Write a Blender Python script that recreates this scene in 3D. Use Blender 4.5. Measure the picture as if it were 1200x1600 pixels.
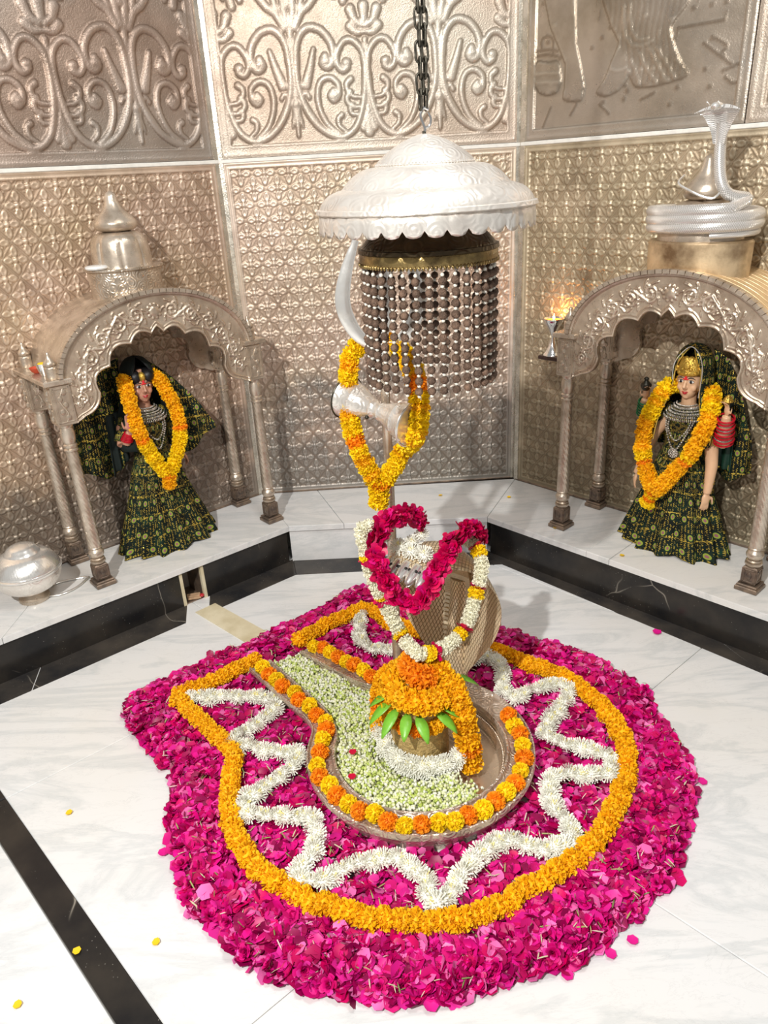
import bpy, math, random
import numpy as np
from mathutils import Vector, Matrix

random.seed(7)
rng = np.random.default_rng(7)
C = bpy.context.scene.collection
PI = math.pi
for o in list(bpy.data.objects):
    bpy.data.objects.remove(o)

# ------------------------------------------------------------ camera
cam = bpy.data.cameras.new('camera')
cam.sensor_fit = 'HORIZONTAL'
cam.sensor_width = 36.0
cam.lens = 1165.28 / 1200 * 36.0
cam.clip_start = 0.05
co = bpy.data.objects.new('camera', cam)
C.objects.link(co)
fw = Vector((0.0, 0.90988116, -0.41486899))
rt = Vector((0.9982808, -0.02431659, -0.05333059))
up = Vector((0.0586127, 0.41415574, 0.90831689))
m3 = Matrix((rt, up, -fw)).transposed()
co.matrix_world = Matrix.Translation((0, 0, 1.9)) @ m3.to_4x4()
bpy.context.scene.camera = co

# ------------------------------------------------------------ world, lamps, exposure
world = bpy.data.worlds.new('world')
bpy.context.scene.world = world
world.use_nodes = True
bg = world.node_tree.nodes['Background']
bg.inputs[0].default_value = (1.0, 0.985, 0.96, 1)
bg.inputs[1].default_value = 0.33


def lamp(name, kind, loc, energy, size, color=(1, 1, 1), aim=None):
    l = bpy.data.lights.new(name, kind)
    l.energy = energy
    l.color = color
    if kind == 'AREA':
        l.shape = 'DISK'
        l.size = size
    else:
        l.shadow_soft_size = size
    o = bpy.data.objects.new(name, l)
    C.objects.link(o)
    o.location = loc
    if aim:
        o.rotation_euler = (Vector(aim) - Vector(loc)).to_track_quat('-Z', 'Y').to_euler()
    return o


lamp('key_spotlight', 'POINT', (-1.2, -0.5, 3.5), 600, 0.045, (1.0, 0.975, 0.93))
lamp('ceiling_lamp', 'AREA', (0.5, 1.6, 3.9), 40, 0.9, (1.0, 0.98, 0.95), (0.2, 2.4, 0))
vs = bpy.context.scene.view_settings
vs.view_transform = 'Standard'
vs.look = 'None'
vs.gamma = 1.0
vs.exposure = 0.0
vs.use_curve_mapping = False


# ------------------------------------------------------------ materials
class NG:
    def __init__(s, name):
        s.m = bpy.data.materials.new(name)
        s.m.use_nodes = True
        s.t = s.m.node_tree
        s.b = s.t.nodes['Principled BSDF']
        s.out = s.t.nodes['Material Output']

    def n(s, kind, **kw):
        nd = s.t.nodes.new(kind)
        for k, v in kw.items():
            if k.startswith('i_'):
                key = k[2:]
                key = int(key) if key.isdigit() else key.replace('_', ' ')
                s.put(nd.inputs[key], v)
            else:
                setattr(nd, k, v)
        return nd

    def put(s, inp, v):
        if hasattr(v, 'is_output') or isinstance(v, bpy.types.NodeSocket):
            s.t.links.new(v, inp)
        else:
            inp.default_value = v

    def math(s, op, a, b=None, c=None):
        nd = s.t.nodes.new('ShaderNodeMath')
        nd.operation = op
        s.put(nd.inputs[0], a)
        if b is not None:
            s.put(nd.inputs[1], b)
        if c is not None:
            s.put(nd.inputs[2], c)
        return nd.outputs[0]

    def obj(s):
        return s.n('ShaderNodeTexCoord').outputs['Object']

    def uv(s):
        return s.n('ShaderNodeTexCoord').outputs['UV']

    def noise(s, vec, scale, detail=4, rough=0.55, dist=0.0):
        nd = s.n('ShaderNodeTexNoise')
        s.put(nd.inputs['Vector'], vec)
        nd.inputs['Scale'].default_value = scale
        nd.inputs['Detail'].default_value = detail
        nd.inputs['Roughness'].default_value = rough
        nd.inputs['Distortion'].default_value = dist
        return nd.outputs['Fac']

    def ramp(s, fac, stops):
        nd = s.n('ShaderNodeValToRGB')
        s.put(nd.inputs[0], fac)
        cr = nd.color_ramp
        while len(cr.elements) < len(stops):
            cr.elements.new(0.5)
        for e, (p, c) in zip(cr.elements, stops):
            e.position = p
            e.color = c if len(c) == 4 else (*c, 1)
        return nd.outputs[0]

    def mix(s, fac, a, b, mode='MIX'):
        nd = s.n('ShaderNodeMix', data_type='RGBA', blend_type=mode)
        s.put(nd.inputs[0], fac)
        for i, v in ((6, a), (7, b)):
            if isinstance(v, tuple):
                v = v if len(v) == 4 else (*v, 1)
            s.put(nd.inputs[i], v)
        return nd.outputs[2]

    def bump(s, h, strength=0.3, dist=0.005, normal=None):
        nd = s.n('ShaderNodeBump')
        nd.inputs['Strength'].default_value = strength
        nd.inputs['Distance'].default_value = dist
        s.put(nd.inputs['Height'], h)
        if normal is not None:
            s.put(nd.inputs['Normal'], normal)
        return nd.outputs[0]

    def fin(s, col=None, rough=None, metal=None, normal=None, spec=None):
        if col is not None:
            s.put(s.b.inputs['Base Color'], (*col, 1) if isinstance(col, tuple) and len(col) == 3 else col)
        if rough is not None:
            s.put(s.b.inputs['Roughness'], rough)
        if metal is not None:
            s.put(s.b.inputs['Metallic'], metal)
        if normal is not None:
            s.put(s.b.inputs['Normal'], normal)
        if spec is not None:
            s.put(s.b.inputs['Specular IOR Level'], spec)
        return s.m


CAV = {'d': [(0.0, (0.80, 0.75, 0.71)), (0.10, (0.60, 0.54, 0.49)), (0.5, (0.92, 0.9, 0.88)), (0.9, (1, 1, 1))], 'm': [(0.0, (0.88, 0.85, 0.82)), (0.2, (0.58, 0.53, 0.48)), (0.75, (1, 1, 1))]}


def metal_mat(name, c1, c2, metal=0.7, rough=0.36, scale=9, bscale=160, bstr=0.25, bdist=0.0015, c3=None, low=None, cav=None):
    g = NG(name)
    v = g.obj()
    n1 = g.noise(v, scale, 5, 0.6)
    col = g.ramp(n1, [(0.3, c2), (0.62, c1)])
    if c3:
        n2 = g.noise(v, scale * 0.22, 3, 0.5, 0.5)
        col = g.mix(g.ramp(n2, [(0.45, (0, 0, 0)), (0.7, (1, 1, 1))]), col, c3)
    if low:   # tarnish creeping up from the ledge, deepened to paint in the niche shade
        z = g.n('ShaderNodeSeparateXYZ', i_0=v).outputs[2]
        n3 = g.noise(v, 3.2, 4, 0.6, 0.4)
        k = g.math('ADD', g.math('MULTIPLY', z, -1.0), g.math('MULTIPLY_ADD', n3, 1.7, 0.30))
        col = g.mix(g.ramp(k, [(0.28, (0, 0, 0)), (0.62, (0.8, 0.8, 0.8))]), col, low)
    if cav:   # shade of the embossing's recesses painted into the colour by relief height
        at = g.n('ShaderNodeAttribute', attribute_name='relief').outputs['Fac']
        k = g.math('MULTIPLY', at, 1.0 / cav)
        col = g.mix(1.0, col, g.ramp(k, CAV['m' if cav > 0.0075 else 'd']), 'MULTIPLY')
    nb = g.noise(v, bscale, 3, 0.6)
    r = g.ramp(g.noise(v, scale * 2.3, 4), [(0.3, (rough - .08,) * 3), (0.7, (rough + .1,) * 3)])
    return g.fin(col, r, metal, g.bump(nb, bstr, bdist))


def engraved_mat(name, c1, c2, metal=0.75, rough=0.3, scale=26, dist=0.004, strength=0.6):
    # chased scrollwork: distorted rings of fine relief
    g = NG(name)
    v = g.obj()
    vo = g.n('ShaderNodeTexVoronoi', feature='F1')
    g.put(vo.inputs['Vector'], v)
    vo.inputs['Scale'].default_value = scale
    ring = g.math('SINE', g.math('MULTIPLY', vo.outputs['Distance'], 24.0))
    fine = g.noise(v, 220, 2)
    h = g.math('ADD', ring, g.math('MULTIPLY', fine, 0.8))
    col = g.ramp(g.noise(v, 12, 5), [(0.3, c2), (0.62, c1)])
    return g.fin(col, rough, metal, g.bump(h, strength, dist * 0.3))


def plain(name, col, rough=0.5, metal=0.0, var=0.0, bscale=None, bstr=0.3, bdist=0.002, randv=0.0):
    g = NG(name)
    c = (*col, 1)
    if var:
        v = g.obj()
        d = tuple(x * (1 - var) for x in col)
        c = g.ramp(g.noise(v, 35, 4), [(0.3, d), (0.7, col)])
    if randv:
        oi = g.n('ShaderNodeObjectInfo').outputs['Random']
        hs = g.n('ShaderNodeHueSaturation')
        g.put(hs.inputs['Value'], g.math('MULTIPLY_ADD', oi, randv, 1 - randv / 2))
        g.put(hs.inputs['Color'], c)
        c = hs.outputs[0]
    nrm = None
    if bscale:
        nrm = g.bump(g.noise(g.obj(), bscale, 3), bstr, bdist)
    return g.fin(c, rough, metal, nrm)


def attr_mat(name, rough=0.45, spec=0.4, sheen=0.0):
    g = NG(name)
    a = g.n('ShaderNodeAttribute', attribute_name='col').outputs['Color']
    return g.fin(a, rough, 0, None, spec)


def marble_white(name):
    g = NG(name)
    v = g.obj()
    mp = g.n('ShaderNodeMapping')
    g.put(mp.inputs[0], v)
    mp.inputs['Rotation'].default_value = (0, 0, 0.85)
    mp.inputs['Scale'].default_value = (0.7, 2.6, 1.5)
    w = mp.outputs[0]
    a = g.noise(w, 1.5, 8, 0.62, 0.9)
    vein = g.ramp(a, [(0.44, (0.82, 0.825, 0.83)), (0.495, (0.70, 0.72, 0.73)), (0.55, (0.82, 0.825, 0.83))])
    b = g.noise(w, 4.5, 8, 0.7, 1.2)
    thin = g.ramp(b, [(0.488, (1, 1, 1)), (0.497, (0.89, 0.89, 0.89)), (0.506, (1, 1, 1))])
    warm = g.ramp(g.noise(v, 1.1, 3), [(0.4, (1, 1, 1)), (0.7, (0.99, 0.96, 0.91))])
    col = g.mix(1.0, g.mix(1.0, vein, thin, 'MULTIPLY'), warm, 'MULTIPLY')
    return g.fin(col, 0.22, 0, None, 0.35)


def marble_black(name):
    g = NG(name)
    v = g.obj()
    k_ = 1.9 if 'grey' in name else 1.0
    base = g.ramp(g.noise(v, 5, 5), [(0.35, (0.012 * k_, 0.012 * k_, 0.013 * k_)), (0.7, (0.04 * k_, 0.034 * k_, 0.028 * k_))])
    w = g.n('ShaderNodeTexVoronoi', feature='DISTANCE_TO_EDGE')
    nv = g.n('ShaderNodeMix', data_type='VECTOR')
    nz = g.n('ShaderNodeTexNoise')
    g.put(nz.inputs['Vector'], v)
    nz.inputs['Scale'].default_value = 4
    nv.inputs[0].default_value = 0.12
    g.put(nv.inputs[4], v)
    g.put(nv.inputs[5], nz.outputs['Color'])
    g.put(w.inputs['Vector'], nv.outputs[1])
    w.inputs['Scale'].default_value = 1.7
    vein = g.ramp(w.outputs['Distance'], [(0.0, (0.55, 0.50, 0.42)), (0.0016, (0.28, 0.25, 0.2)), (0.0045, (0, 0, 0))])
    mask = g.ramp(g.noise(v, 2.1, 2), [(0.5, (0, 0, 0)), (0.62, (1, 1, 1))])
    vein = g.mix(1.0, vein, mask, 'MULTIPLY')
    sp = g.n('ShaderNodeTexVoronoi', feature='F1')
    g.put(sp.inputs['Vector'], v)
    sp.inputs['Scale'].default_value = 70
    spk = g.ramp(sp.outputs['Distance'], [(0.0, (0.4, 0.38, 0.33)), (0.13, (0, 0, 0))])
    m2 = g.ramp(g.noise(v, 7, 3), [(0.5, (0, 0, 0)), (0.62, (1, 1, 1))])
    spk = g.mix(1.0, spk, m2, 'MULTIPLY')
    col = g.mix(1.0, g.mix(1.0, base, vein, 'ADD'), spk, 'ADD')
    return g.fin(col, 0.2, 0, None, 0.3)


def sari_mat(name):
    g = NG(name)
    uv = g.n('ShaderNodeSeparateXYZ', i_0=g.uv())
    u, v = uv.outputs[0], uv.outputs[1]
    o = g.obj()
    base = g.ramp(g.noise(o, 14, 4), [(0.40, (0.0015, 0.004, 0.003)), (0.62, (0.003, 0.018, 0.011)), (0.8, (0.005, 0.075, 0.04))])
    # rows of wavy sequin lines along the pleats
    wob = g.math('MULTIPLY', g.math('SINE', g.math('MULTIPLY', v, 700.0)), 1.0)
    ln = g.math('SINE', g.math('ADD', g.math('MULTIPLY', u, 560.0), wob))
    bead = g.math('SINE', g.math('MULTIPLY', v, 1100.0))
    l1 = g.math('MULTIPLY', g.math('GREATER_THAN', ln, 0.38), g.math('GREATER_THAN', bead, -0.45))
    br = g.math('GREATER_THAN', g.noise(o, 75, 3), 0.49)
    l1 = g.math('MULTIPLY', l1, br)
    # cross bands
    band = g.math('GREATER_THAN', g.math('SINE', g.math('ADD', g.math('MULTIPLY', v, 62.0), g.math('MULTIPLY', g.noise(o, 6, 2), 3.0))), 0.965)
    band = g.math('MULTIPLY', band, g.math('GREATER_THAN', g.noise(o, 130, 2), 0.5))
    gold = g.math('MAXIMUM', l1, band)
    # square medallions on a jittered grid
    cu = g.math('MULTIPLY', u, 21.0)
    cv = g.math('MULTIPLY', v, 13.0)
    row = g.math('FLOOR', cv)
    cu = g.math('ADD', cu, g.math('MULTIPLY', row, 0.47))
    fu = g.math('ABSOLUTE', g.math('SUBTRACT', g.math('FRACT', cu), 0.5))
    fv = g.math('ABSOLUTE', g.math('SUBTRACT', g.math('FRACT', cv), 0.5))
    r = g.math('ADD', g.math('POWER', fu, 2.0), g.math('POWER', fv, 2.0))
    sq = g.math('LESS_THAN', g.math('MAXIMUM', fu, fv), 0.23)
    ring = g.math('LESS_THAN', r, 0.030)
    core = g.math('LESS_THAN', r, 0.008)
    col = g.mix(gold, base, (0.78, 0.58, 0.10))
    col = g.mix(sq, col, (0.006, 0.02, 0.012))
    col = g.mix(ring, col, (0.30, 0.36, 0.05))
    col = g.mix(core, col, (0.3, 0.12, 0.14))
    gm = g.math('MULTIPLY', gold, g.math('SUBTRACT', 1.0, sq))
    nrm = g.bump(g.math('ADD', gm, g.math('MULTIPLY', ring, 0.7)), 0.6, 0.002)
    return g.fin(col, g.math('SUBTRACT', 0.75, g.math('MULTIPLY', gm, 0.42)), g.math('MULTIPLY', gm, 0.6), nrm, 0.3)


def scale_mat(name, c1, c2, fu, fv, metal=0.8, rough=0.28, strength=0.9):
    g = NG(name)
    uv = g.n('ShaderNodeSeparateXYZ', i_0=g.uv())
    u, v = uv.outputs[0], uv.outputs[1]
    a = g.math('SINE', g.math('ADD', g.math('MULTIPLY', u, fu), g.math('MULTIPLY', v, fv)))
    b = g.math('SINE', g.math('SUBTRACT', g.math('MULTIPLY', u, fu), g.math('MULTIPLY', v, fv)))
    h = g.math('MINIMUM', g.math('ABSOLUTE', a), g.math('ABSOLUTE', b))
    hh = g.ramp(h, [(0.0, (0, 0, 0)), (0.35, (1, 1, 1))])
    col = g.mix(hh, c2, c1)
    return g.fin(col, rough, metal, g.bump(hh, strength, 0.004))


M = dict(
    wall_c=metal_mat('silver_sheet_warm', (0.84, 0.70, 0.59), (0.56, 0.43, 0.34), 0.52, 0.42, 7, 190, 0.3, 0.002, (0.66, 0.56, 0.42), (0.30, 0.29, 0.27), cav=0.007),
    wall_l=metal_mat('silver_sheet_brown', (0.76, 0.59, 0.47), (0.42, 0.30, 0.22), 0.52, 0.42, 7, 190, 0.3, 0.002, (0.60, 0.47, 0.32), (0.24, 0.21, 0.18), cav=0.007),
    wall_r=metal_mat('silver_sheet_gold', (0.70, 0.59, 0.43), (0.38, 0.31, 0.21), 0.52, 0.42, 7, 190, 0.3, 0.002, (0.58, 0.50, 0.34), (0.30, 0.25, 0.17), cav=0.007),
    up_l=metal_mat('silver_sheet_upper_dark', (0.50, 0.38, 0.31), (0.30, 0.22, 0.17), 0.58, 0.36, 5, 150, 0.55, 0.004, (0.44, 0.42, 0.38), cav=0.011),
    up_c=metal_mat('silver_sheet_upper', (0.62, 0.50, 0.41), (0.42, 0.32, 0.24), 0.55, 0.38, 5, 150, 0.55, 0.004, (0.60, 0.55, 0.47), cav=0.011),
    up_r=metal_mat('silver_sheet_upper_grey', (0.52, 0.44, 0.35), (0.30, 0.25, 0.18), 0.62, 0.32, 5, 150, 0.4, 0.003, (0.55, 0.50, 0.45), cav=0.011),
    band=metal_mat('silver_band', (0.74, 0.69, 0.60), (0.45, 0.42, 0.35), 0.75, 0.28, 14, 120, 0.5, 0.003),
    shrine=metal_mat('aged_silver', (0.72, 0.62, 0.51), (0.40, 0.32, 0.24), 0.68, 0.3, 11, 240, 0.35, 0.0016),
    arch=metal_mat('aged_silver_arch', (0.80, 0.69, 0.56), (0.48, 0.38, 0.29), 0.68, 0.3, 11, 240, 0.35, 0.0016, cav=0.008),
    shrine_e=engraved_mat('aged_silver_chased', (0.74, 0.64, 0.53), (0.40, 0.32, 0.24)),
    roofgold=metal_mat('worn_brass_sheet', (0.90, 0.68, 0.40), (0.70, 0.52, 0.30), 0.5, 0.38, 6, 120, 0.2, 0.001),
    drumbrass=metal_mat('patinated_brass', (0.78, 0.60, 0.38), (0.24, 0.15, 0.08), 0.6, 0.36, 9, 60, 0.3, 0.003),
    dark=metal_mat('tarnished_silver_base', (0.30, 0.22, 0.16), (0.10, 0.08, 0.07), 0.6, 0.4, 18, 120, 0.4, 0.002),
    silver=metal_mat('polished_silver', (0.93, 0.92, 0.89), (0.78, 0.75, 0.70), 0.7, 0.2, 9, 90, 0.12, 0.001),
    silver_e=engraved_mat('chased_silver', (0.90, 0.86, 0.80), (0.72, 0.66, 0.60), 0.6, 0.32, 22, 0.003, 0.45),
    tray=engraved_mat('tray_silver', (0.84, 0.72, 0.61), (0.52, 0.42, 0.33), 0.65, 0.28, 24, 0.005, 0.7),
    traypl=metal_mat('tray_plain', (0.72, 0.60, 0.47), (0.50, 0.40, 0.30), 0.75, 0.25, 6, 60, 0.2, 0.002),
    bronze=engraved_mat('dark_bronze', (0.14, 0.10, 0.055), (0.05, 0.036, 0.022), 0.85, 0.3, 22),
    bronzeb=metal_mat('bronze_band', (0.42, 0.30, 0.12), (0.16, 0.11, 0.05), 0.85, 0.3, 30, 90, 0.5, 0.003),
    iron=metal_mat('dark_iron', (0.10, 0.09, 0.07), (0.03, 0.03, 0.025), 0.8, 0.4, 40),
    marble=marble_white('white_marble'),
    black=marble_black('black_marble'),
    black2=marble_black('grey_black_marble'),
    grout=plain('grout', (0.42, 0.40, 0.36), 0.8),
    cream=metal_mat('stained_marble', (0.80, 0.72, 0.52), (0.62, 0.53, 0.33), 0, 0.35, 9, 60, 0.2, 0.001),
    joint=plain('joint_white', (0.88, 0.86, 0.80), 0.5, 0, 0.15),
    sari=sari_mat('sequinned_green_silk'),
    velvet=plain('black_green_velvet', (0.004, 0.012, 0.010), 0.8, 0, 0.3),
    greensilk=plain('green_lining_silk', (0.008, 0.05, 0.03), 0.5, 0, 0.4),
    skin=plain('painted_skin', (0.80, 0.50, 0.30), 0.32, 0, 0.08),
    skin2=plain('painted_skin_rosy', (0.58, 0.30, 0.20), 0.36, 0, 0.08),
    palm=plain('pink_palm', (0.75, 0.25, 0.25), 0.4, 0, 0.25),
    hair=plain('black_hair', (0.006, 0.006, 0.007), 0.45),
    eyew=plain('eye_white', (0.85, 0.83, 0.8), 0.3),
    ink=plain('black_paint', (0.008, 0.006, 0.006), 0.4),
    lips=plain('red_paint', (0.55, 0.03, 0.04), 0.35),
    tilak=plain('vermilion', (0.75, 0.02, 0.03), 0.7),
    gold=plain('gold_crown', (0.85, 0.55, 0.10), 0.28, 0.7, 0.45, 120, 1.0, 0.004),
    jewel=plain('silver_jewellery', (0.78, 0.74, 0.66), 0.25, 0.7, 0.6, 260, 1.0, 0.003),
    redb=plain('red_bangles', (0.65, 0.01, 0.03), 0.25, 0, 0.3),
    greenb=plain('green_bangles', (0.02, 0.20, 0.07), 0.25, 0, 0.3),
    goldm=plain('gold_trim', (0.80, 0.56, 0.12), 0.3, 0.8),
    mar_y=plain('marigold_yellow', (1.0, 0.70, 0.0), 0.7, 0, 0, None, randv=0.12),
    mar_o=plain('marigold_orange', (1.0, 0.33, 0.0), 0.7, 0, 0, None, randv=0.15),
    mar_m=plain('marigold_amber', (1.0, 0.54, 0.0), 0.7, 0, 0, None, randv=0.15),
    chr=plain('chrysanthemum_white', (0.93, 0.93, 0.84), 0.6, 0, 0, None, randv=0.05),
    chrc=plain('chrysanthemum_heart', (0.95, 0.86, 0.38), 0.6),
    cream_fl=plain('tuberose_cream', (0.93, 0.90, 0.72), 0.6, 0, 0, None, randv=0.06),
    petal=attr_mat('petals', 0.42, 0.35),
    rose=attr_mat('rose_petals', 0.4, 0.35),
    rosedark=plain('rose_crimson', (0.55, 0.0, 0.09), 0.42, 0, 0, None, randv=0.6),
    leaf=plain('green_leaf', (0.24, 0.62, 0.05), 0.35, 0, 0.25, 40, 0.3, 0.002),
    stem=plain('green_stem', (0.12, 0.22, 0.05), 0.6),
    sandal=plain('sandal_paste', (0.78, 0.56, 0.22), 0.75, 0, 0.45, 90, 1.0, 0.012),
    wood=plain('dark_wood', (0.06, 0.03, 0.025), 0.35, 0, 0.5),
    rud=plain('rudraksha_seed', (0.27, 0.165, 0.11), 0.6, 0, 0.7, 230, 1.0, 0.006, randv=0.5),
    bone=plain('white_bead', (0.86, 0.82, 0.72), 0.3),
    thread=plain('pale_thread', (0.55, 0.5, 0.42), 0.8),
    shield=scale_mat('hood_scales', (0.96, 0.79, 0.54), (0.34, 0.21, 0.10), 80.0, 108.0, 0.35, 0.26),
    shieldw=scale_mat('hood_scales_silver', (0.90, 0.86, 0.80), (0.42, 0.36, 0.30), 62.0, 88.0, 0.7, 0.25),
    plate=metal_mat('gilded_plate', (0.98, 0.84, 0.60), (0.85, 0.68, 0.45), 0.3, 0.28, 9, 60, 0.2, 0.002),
    snake=scale_mat('silver_snake_scales', (0.92, 0.90, 0.87), (0.50, 0.47, 0.44), 34.0, 420.0, 0.6, 0.26, 0.7),
    ghee=plain('orange_ghee', (0.95, 0.42, 0.05), 0.3),
    yellowp=plain('turmeric_yellow', (0.95, 0.62, 0.02), 0.8),
    red=plain('red_clay', (0.6, 0.09, 0.04), 0.6),
    steel=plain('bright_steel', (0.8, 0.8, 0.8), 0.12, 1.0),
    ash=plain('incense_bundle', (0.55, 0.35, 0.2), 0.7, 0, 0.4),
)
g = NG('lamp_flame')
g.b.inputs['Emission Color'].default_value = (1.0, 0.62, 0.18, 1)
g.b.inputs['Emission Strength'].default_value = 8
M['flame'] = g.m


# ------------------------------------------------------------ mesh helpers
class G:
    def __init__(s):
        s.v = []
        s.f = []
        s.m = []
        s.uv = {}

    def add(s, V, F, mi=0, uv=None):
        b = len(s.v)
        s.v += [tuple(map(float, p)) for p in V]
        if uv is not None:
            for i, w in enumerate(uv):
                s.uv[b + i] = (float(w[0]), float(w[1]))
        for f in F:
            s.f.append(tuple(i + b for i in f))
            s.m.append(mi)
        return s

    def box(s, x0, x1, y0, y1, z0, z1, mi=0, bev=0.0, mat=None):
        if bev <= 0:
            V = [(x, y, z) for z in (z0, z1) for y in (y0, y1) for x in (x0, x1)]
            F = [(0, 2, 3, 1), (4, 5, 7, 6), (0, 1, 5, 4), (2, 6, 7, 3), (0, 4, 6, 2), (1, 3, 7, 5)]
        else:
            b = bev
            V = []
            for (zz, i) in ((z0, b), (z0 + b, 0), (z1 - b, 0), (z1, b)):
                V += [(x0 + i, y0 + i, zz), (x1 - i, y0 + i, zz), (x1 - i, y1 - i, zz), (x0 + i, y1 - i, zz)]
            F = [(3, 2, 1, 0), (12, 13, 14, 15)]
            for r in range(3):
                for k in range(4):
                    a = r * 4 + k
                    c = r * 4 + (k + 1) % 4
                    F.append((a, c, c + 4, a + 4))
        if mat is not None:
            V = [tuple(mat @ Vector(p)) for p in V]
        return s.add(V, F, mi)

    def lathe(s, prof, seg=32, mi=0, cx=0, cy=0, rfun=None, sx=1, sy=1, cap=True, mat=None, uvs=False):
        V = []
        uv = []
        n = len(prof)
        L = 0
        for j, (r, z) in enumerate(prof):
            if j:
                L += math.hypot(prof[j][0] - prof[j - 1][0], prof[j][1] - prof[j - 1][1])
            for i in range(seg):
                a = 2 * PI * i / seg
                rr = r if rfun is None else rfun(r, a, z)
                V.append((cx + rr * math.cos(a) * sx, cy + rr * math.sin(a) * sy, z))
                uv.append((a * 0.2, L))
        F = []
        for j in range(n - 1):
            for i in range(seg):
                k = (i + 1) % seg
                F.append((j * seg + i, j * seg + k, (j + 1) * seg + k, (j + 1) * seg + i))
        if cap:
            if prof[0][0] > 1e-5:
                F.append(tuple(reversed(range(seg))))
            if prof[-1][0] > 1e-5:
                F.append(tuple((n - 1) * seg + i for i in range(seg)))
        if mat is not None:
            V = [tuple(mat @ Vector(p)) for p in V]
        return s.add(V, F, mi, uv if uvs else None)

    def tube(s, pts, rad, seg=8, mi=0, closed=False, flat=1.0, upv=(0, 0, 1), uvs=False, rib=None):
        P = [Vector(p) for p in pts]
        n = len(P)
        V = []
        uv = []
        L = 0
        prev = None
        for i in range(n):
            if closed:
                t = P[(i + 1) % n] - P[i - 1]
            else:
                t = P[min(i + 1, n - 1)] - P[max(i - 1, 0)]
            if t.length < 1e-9:
                t = Vector((0, 0, 1))
            t.normalize()
            if prev is None:
                a = Vector(upv).cross(t)
                if a.length < 1e-3:
                    a = Vector((1, 0, 0)).cross(t)
            else:
                a = prev - t * prev.dot(t)
            a.normalize()
            prev = a
            b = t.cross(a)
            r = rad[i] if hasattr(rad, '__len__') else rad
            if i:
                L += (P[i] - P[i - 1]).length
            for k in range(seg):
                an = 2 * PI * k / seg
                V.append(tuple(P[i] + a * (r * math.cos(an)) + b * (r * flat * math.sin(an))))
                uv.append((k / seg, L))
        F = []
        for i in range(n if closed else n - 1):
            j = (i + 1) % n
            for k in range(seg):
                q = (k + 1) % seg
                F.append((i * seg + k, i * seg + q, j * seg + q, j * seg + k))
        if not closed:
            F.append(tuple(reversed(range(seg))))
            F.append(tuple((n - 1) * seg + k for k in range(seg)))
        return s.add(V, F, mi, uv if uvs else None)

    def ball(s, c, r, seg=12, rings=8, mi=0, mat=None):
        if not hasattr(r, '__len__'):
            r = (r, r, r)
        prof = [(math.sin(PI * j / rings), -math.cos(PI * j / rings)) for j in range(rings + 1)]
        prof[0] = (1e-4, -1)
        prof[-1] = (1e-4, 1)
        Mx = Matrix.Translation(c) @ (mat.to_4x4() if mat is not None else Matrix.Identity(4)) @ Matrix.Diagonal((*r, 1))
        return s.lathe(prof, seg, mi, mat=Mx, cap=False)

    def poly(s, pts, z0, z1, mi=0):
        n = len(pts)
        V = [(p[0], p[1], z0) for p in pts] + [(p[0], p[1], z1) for p in pts]
        F = [tuple(reversed(range(n))), tuple(range(n, 2 * n))]
        F += [(i, (i + 1) % n, n + (i + 1) % n, n + i) for i in range(n)]
        return s.add(V, F, mi)


def link(name, me, parent=None, loc=None):
    o = bpy.data.objects.new(name, me)
    C.objects.link(o)
    if parent is not None:
        o.parent = parent
    if loc is not None:
        o.location = loc
    return o


def mesh_of(name, g, mats, smooth=True, angle=None):
    me = bpy.data.meshes.new(name)
    me.from_pydata(g.v, [], g.f)
    if not isinstance(mats, (list, tuple)):
        mats = [mats]
    for m_ in mats:
        me.materials.append(m_)
    if any(g.m):
        me.polygons.foreach_set('material_index', g.m)
    if g.uv:
        ul = me.uv_layers.new(name='uv')
        li = np.empty(len(me.loops), dtype=np.int32)
        me.loops.foreach_get('vertex_index', li)
        U = np.zeros((len(me.vertices), 2), dtype=np.float32)
        for k, w in g.uv.items():
            U[k] = w
        ul.data.foreach_set('uv', U[li].ravel())
    me.update()
    if smooth:
        me.polygons.foreach_set('use_smooth', [True] * len(me.polygons))
        if angle is not None:
            me.set_sharp_from_angle(angle=math.radians(angle))
    return me


def obj(name, g, mats, parent=None, smooth=True, angle=35, loc=None):
    return link(name, mesh_of(name, g, mats, smooth, angle), parent, loc)


def quads(name, V, F, mats, colors=None, smooth=True, mi=None):
    me = bpy.data.meshes.new(name)
    nv, nf = len(V), len(F)
    k = F.shape[1]
    me.vertices.add(nv)
    me.vertices.foreach_set('co', np.asarray(V, dtype=np.float32).ravel())
    me.loops.add(nf * k)
    me.loops.foreach_set('vertex_index', F.astype(np.int32).ravel())
    me.polygons.add(nf)
    me.polygons.foreach_set('loop_start', np.arange(0, nf * k, k, dtype=np.int32))
    me.polygons.foreach_set('use_smooth', np.full(nf, smooth))
    if mi is not None:
        me.polygons.foreach_set('material_index', mi.astype(np.int32))
    me.update(calc_edges=True)
    me.validate()
    for m_ in (mats if isinstance(mats, (list, tuple)) else [mats]):
        me.materials.append(m_)
    if colors is not None:
        ca = me.color_attributes.new('col', 'FLOAT_COLOR', 'POINT')
        c4 = np.ones((nv, 4), dtype=np.float32)
        c4[:, :3] = colors
        ca.data.foreach_set('color', c4.ravel())
    return me


def tag(o, label=None, cat=None, group=None, kind=None):
    if label:
        o['label'] = label
    if cat:
        o['category'] = cat
    if group:
        o['group'] = group
    if kind:
        o['kind'] = kind
    return o


def thing(name, label, cat, loc=(0, 0, 0), rz=0, group=None):
    o = bpy.data.objects.new(name, None)
    o.empty_display_size = 0.05
    C.objects.link(o)
    o.location = loc
    o.rotation_euler = (0, 0, rz)
    return tag(o, label, cat, group)


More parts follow.
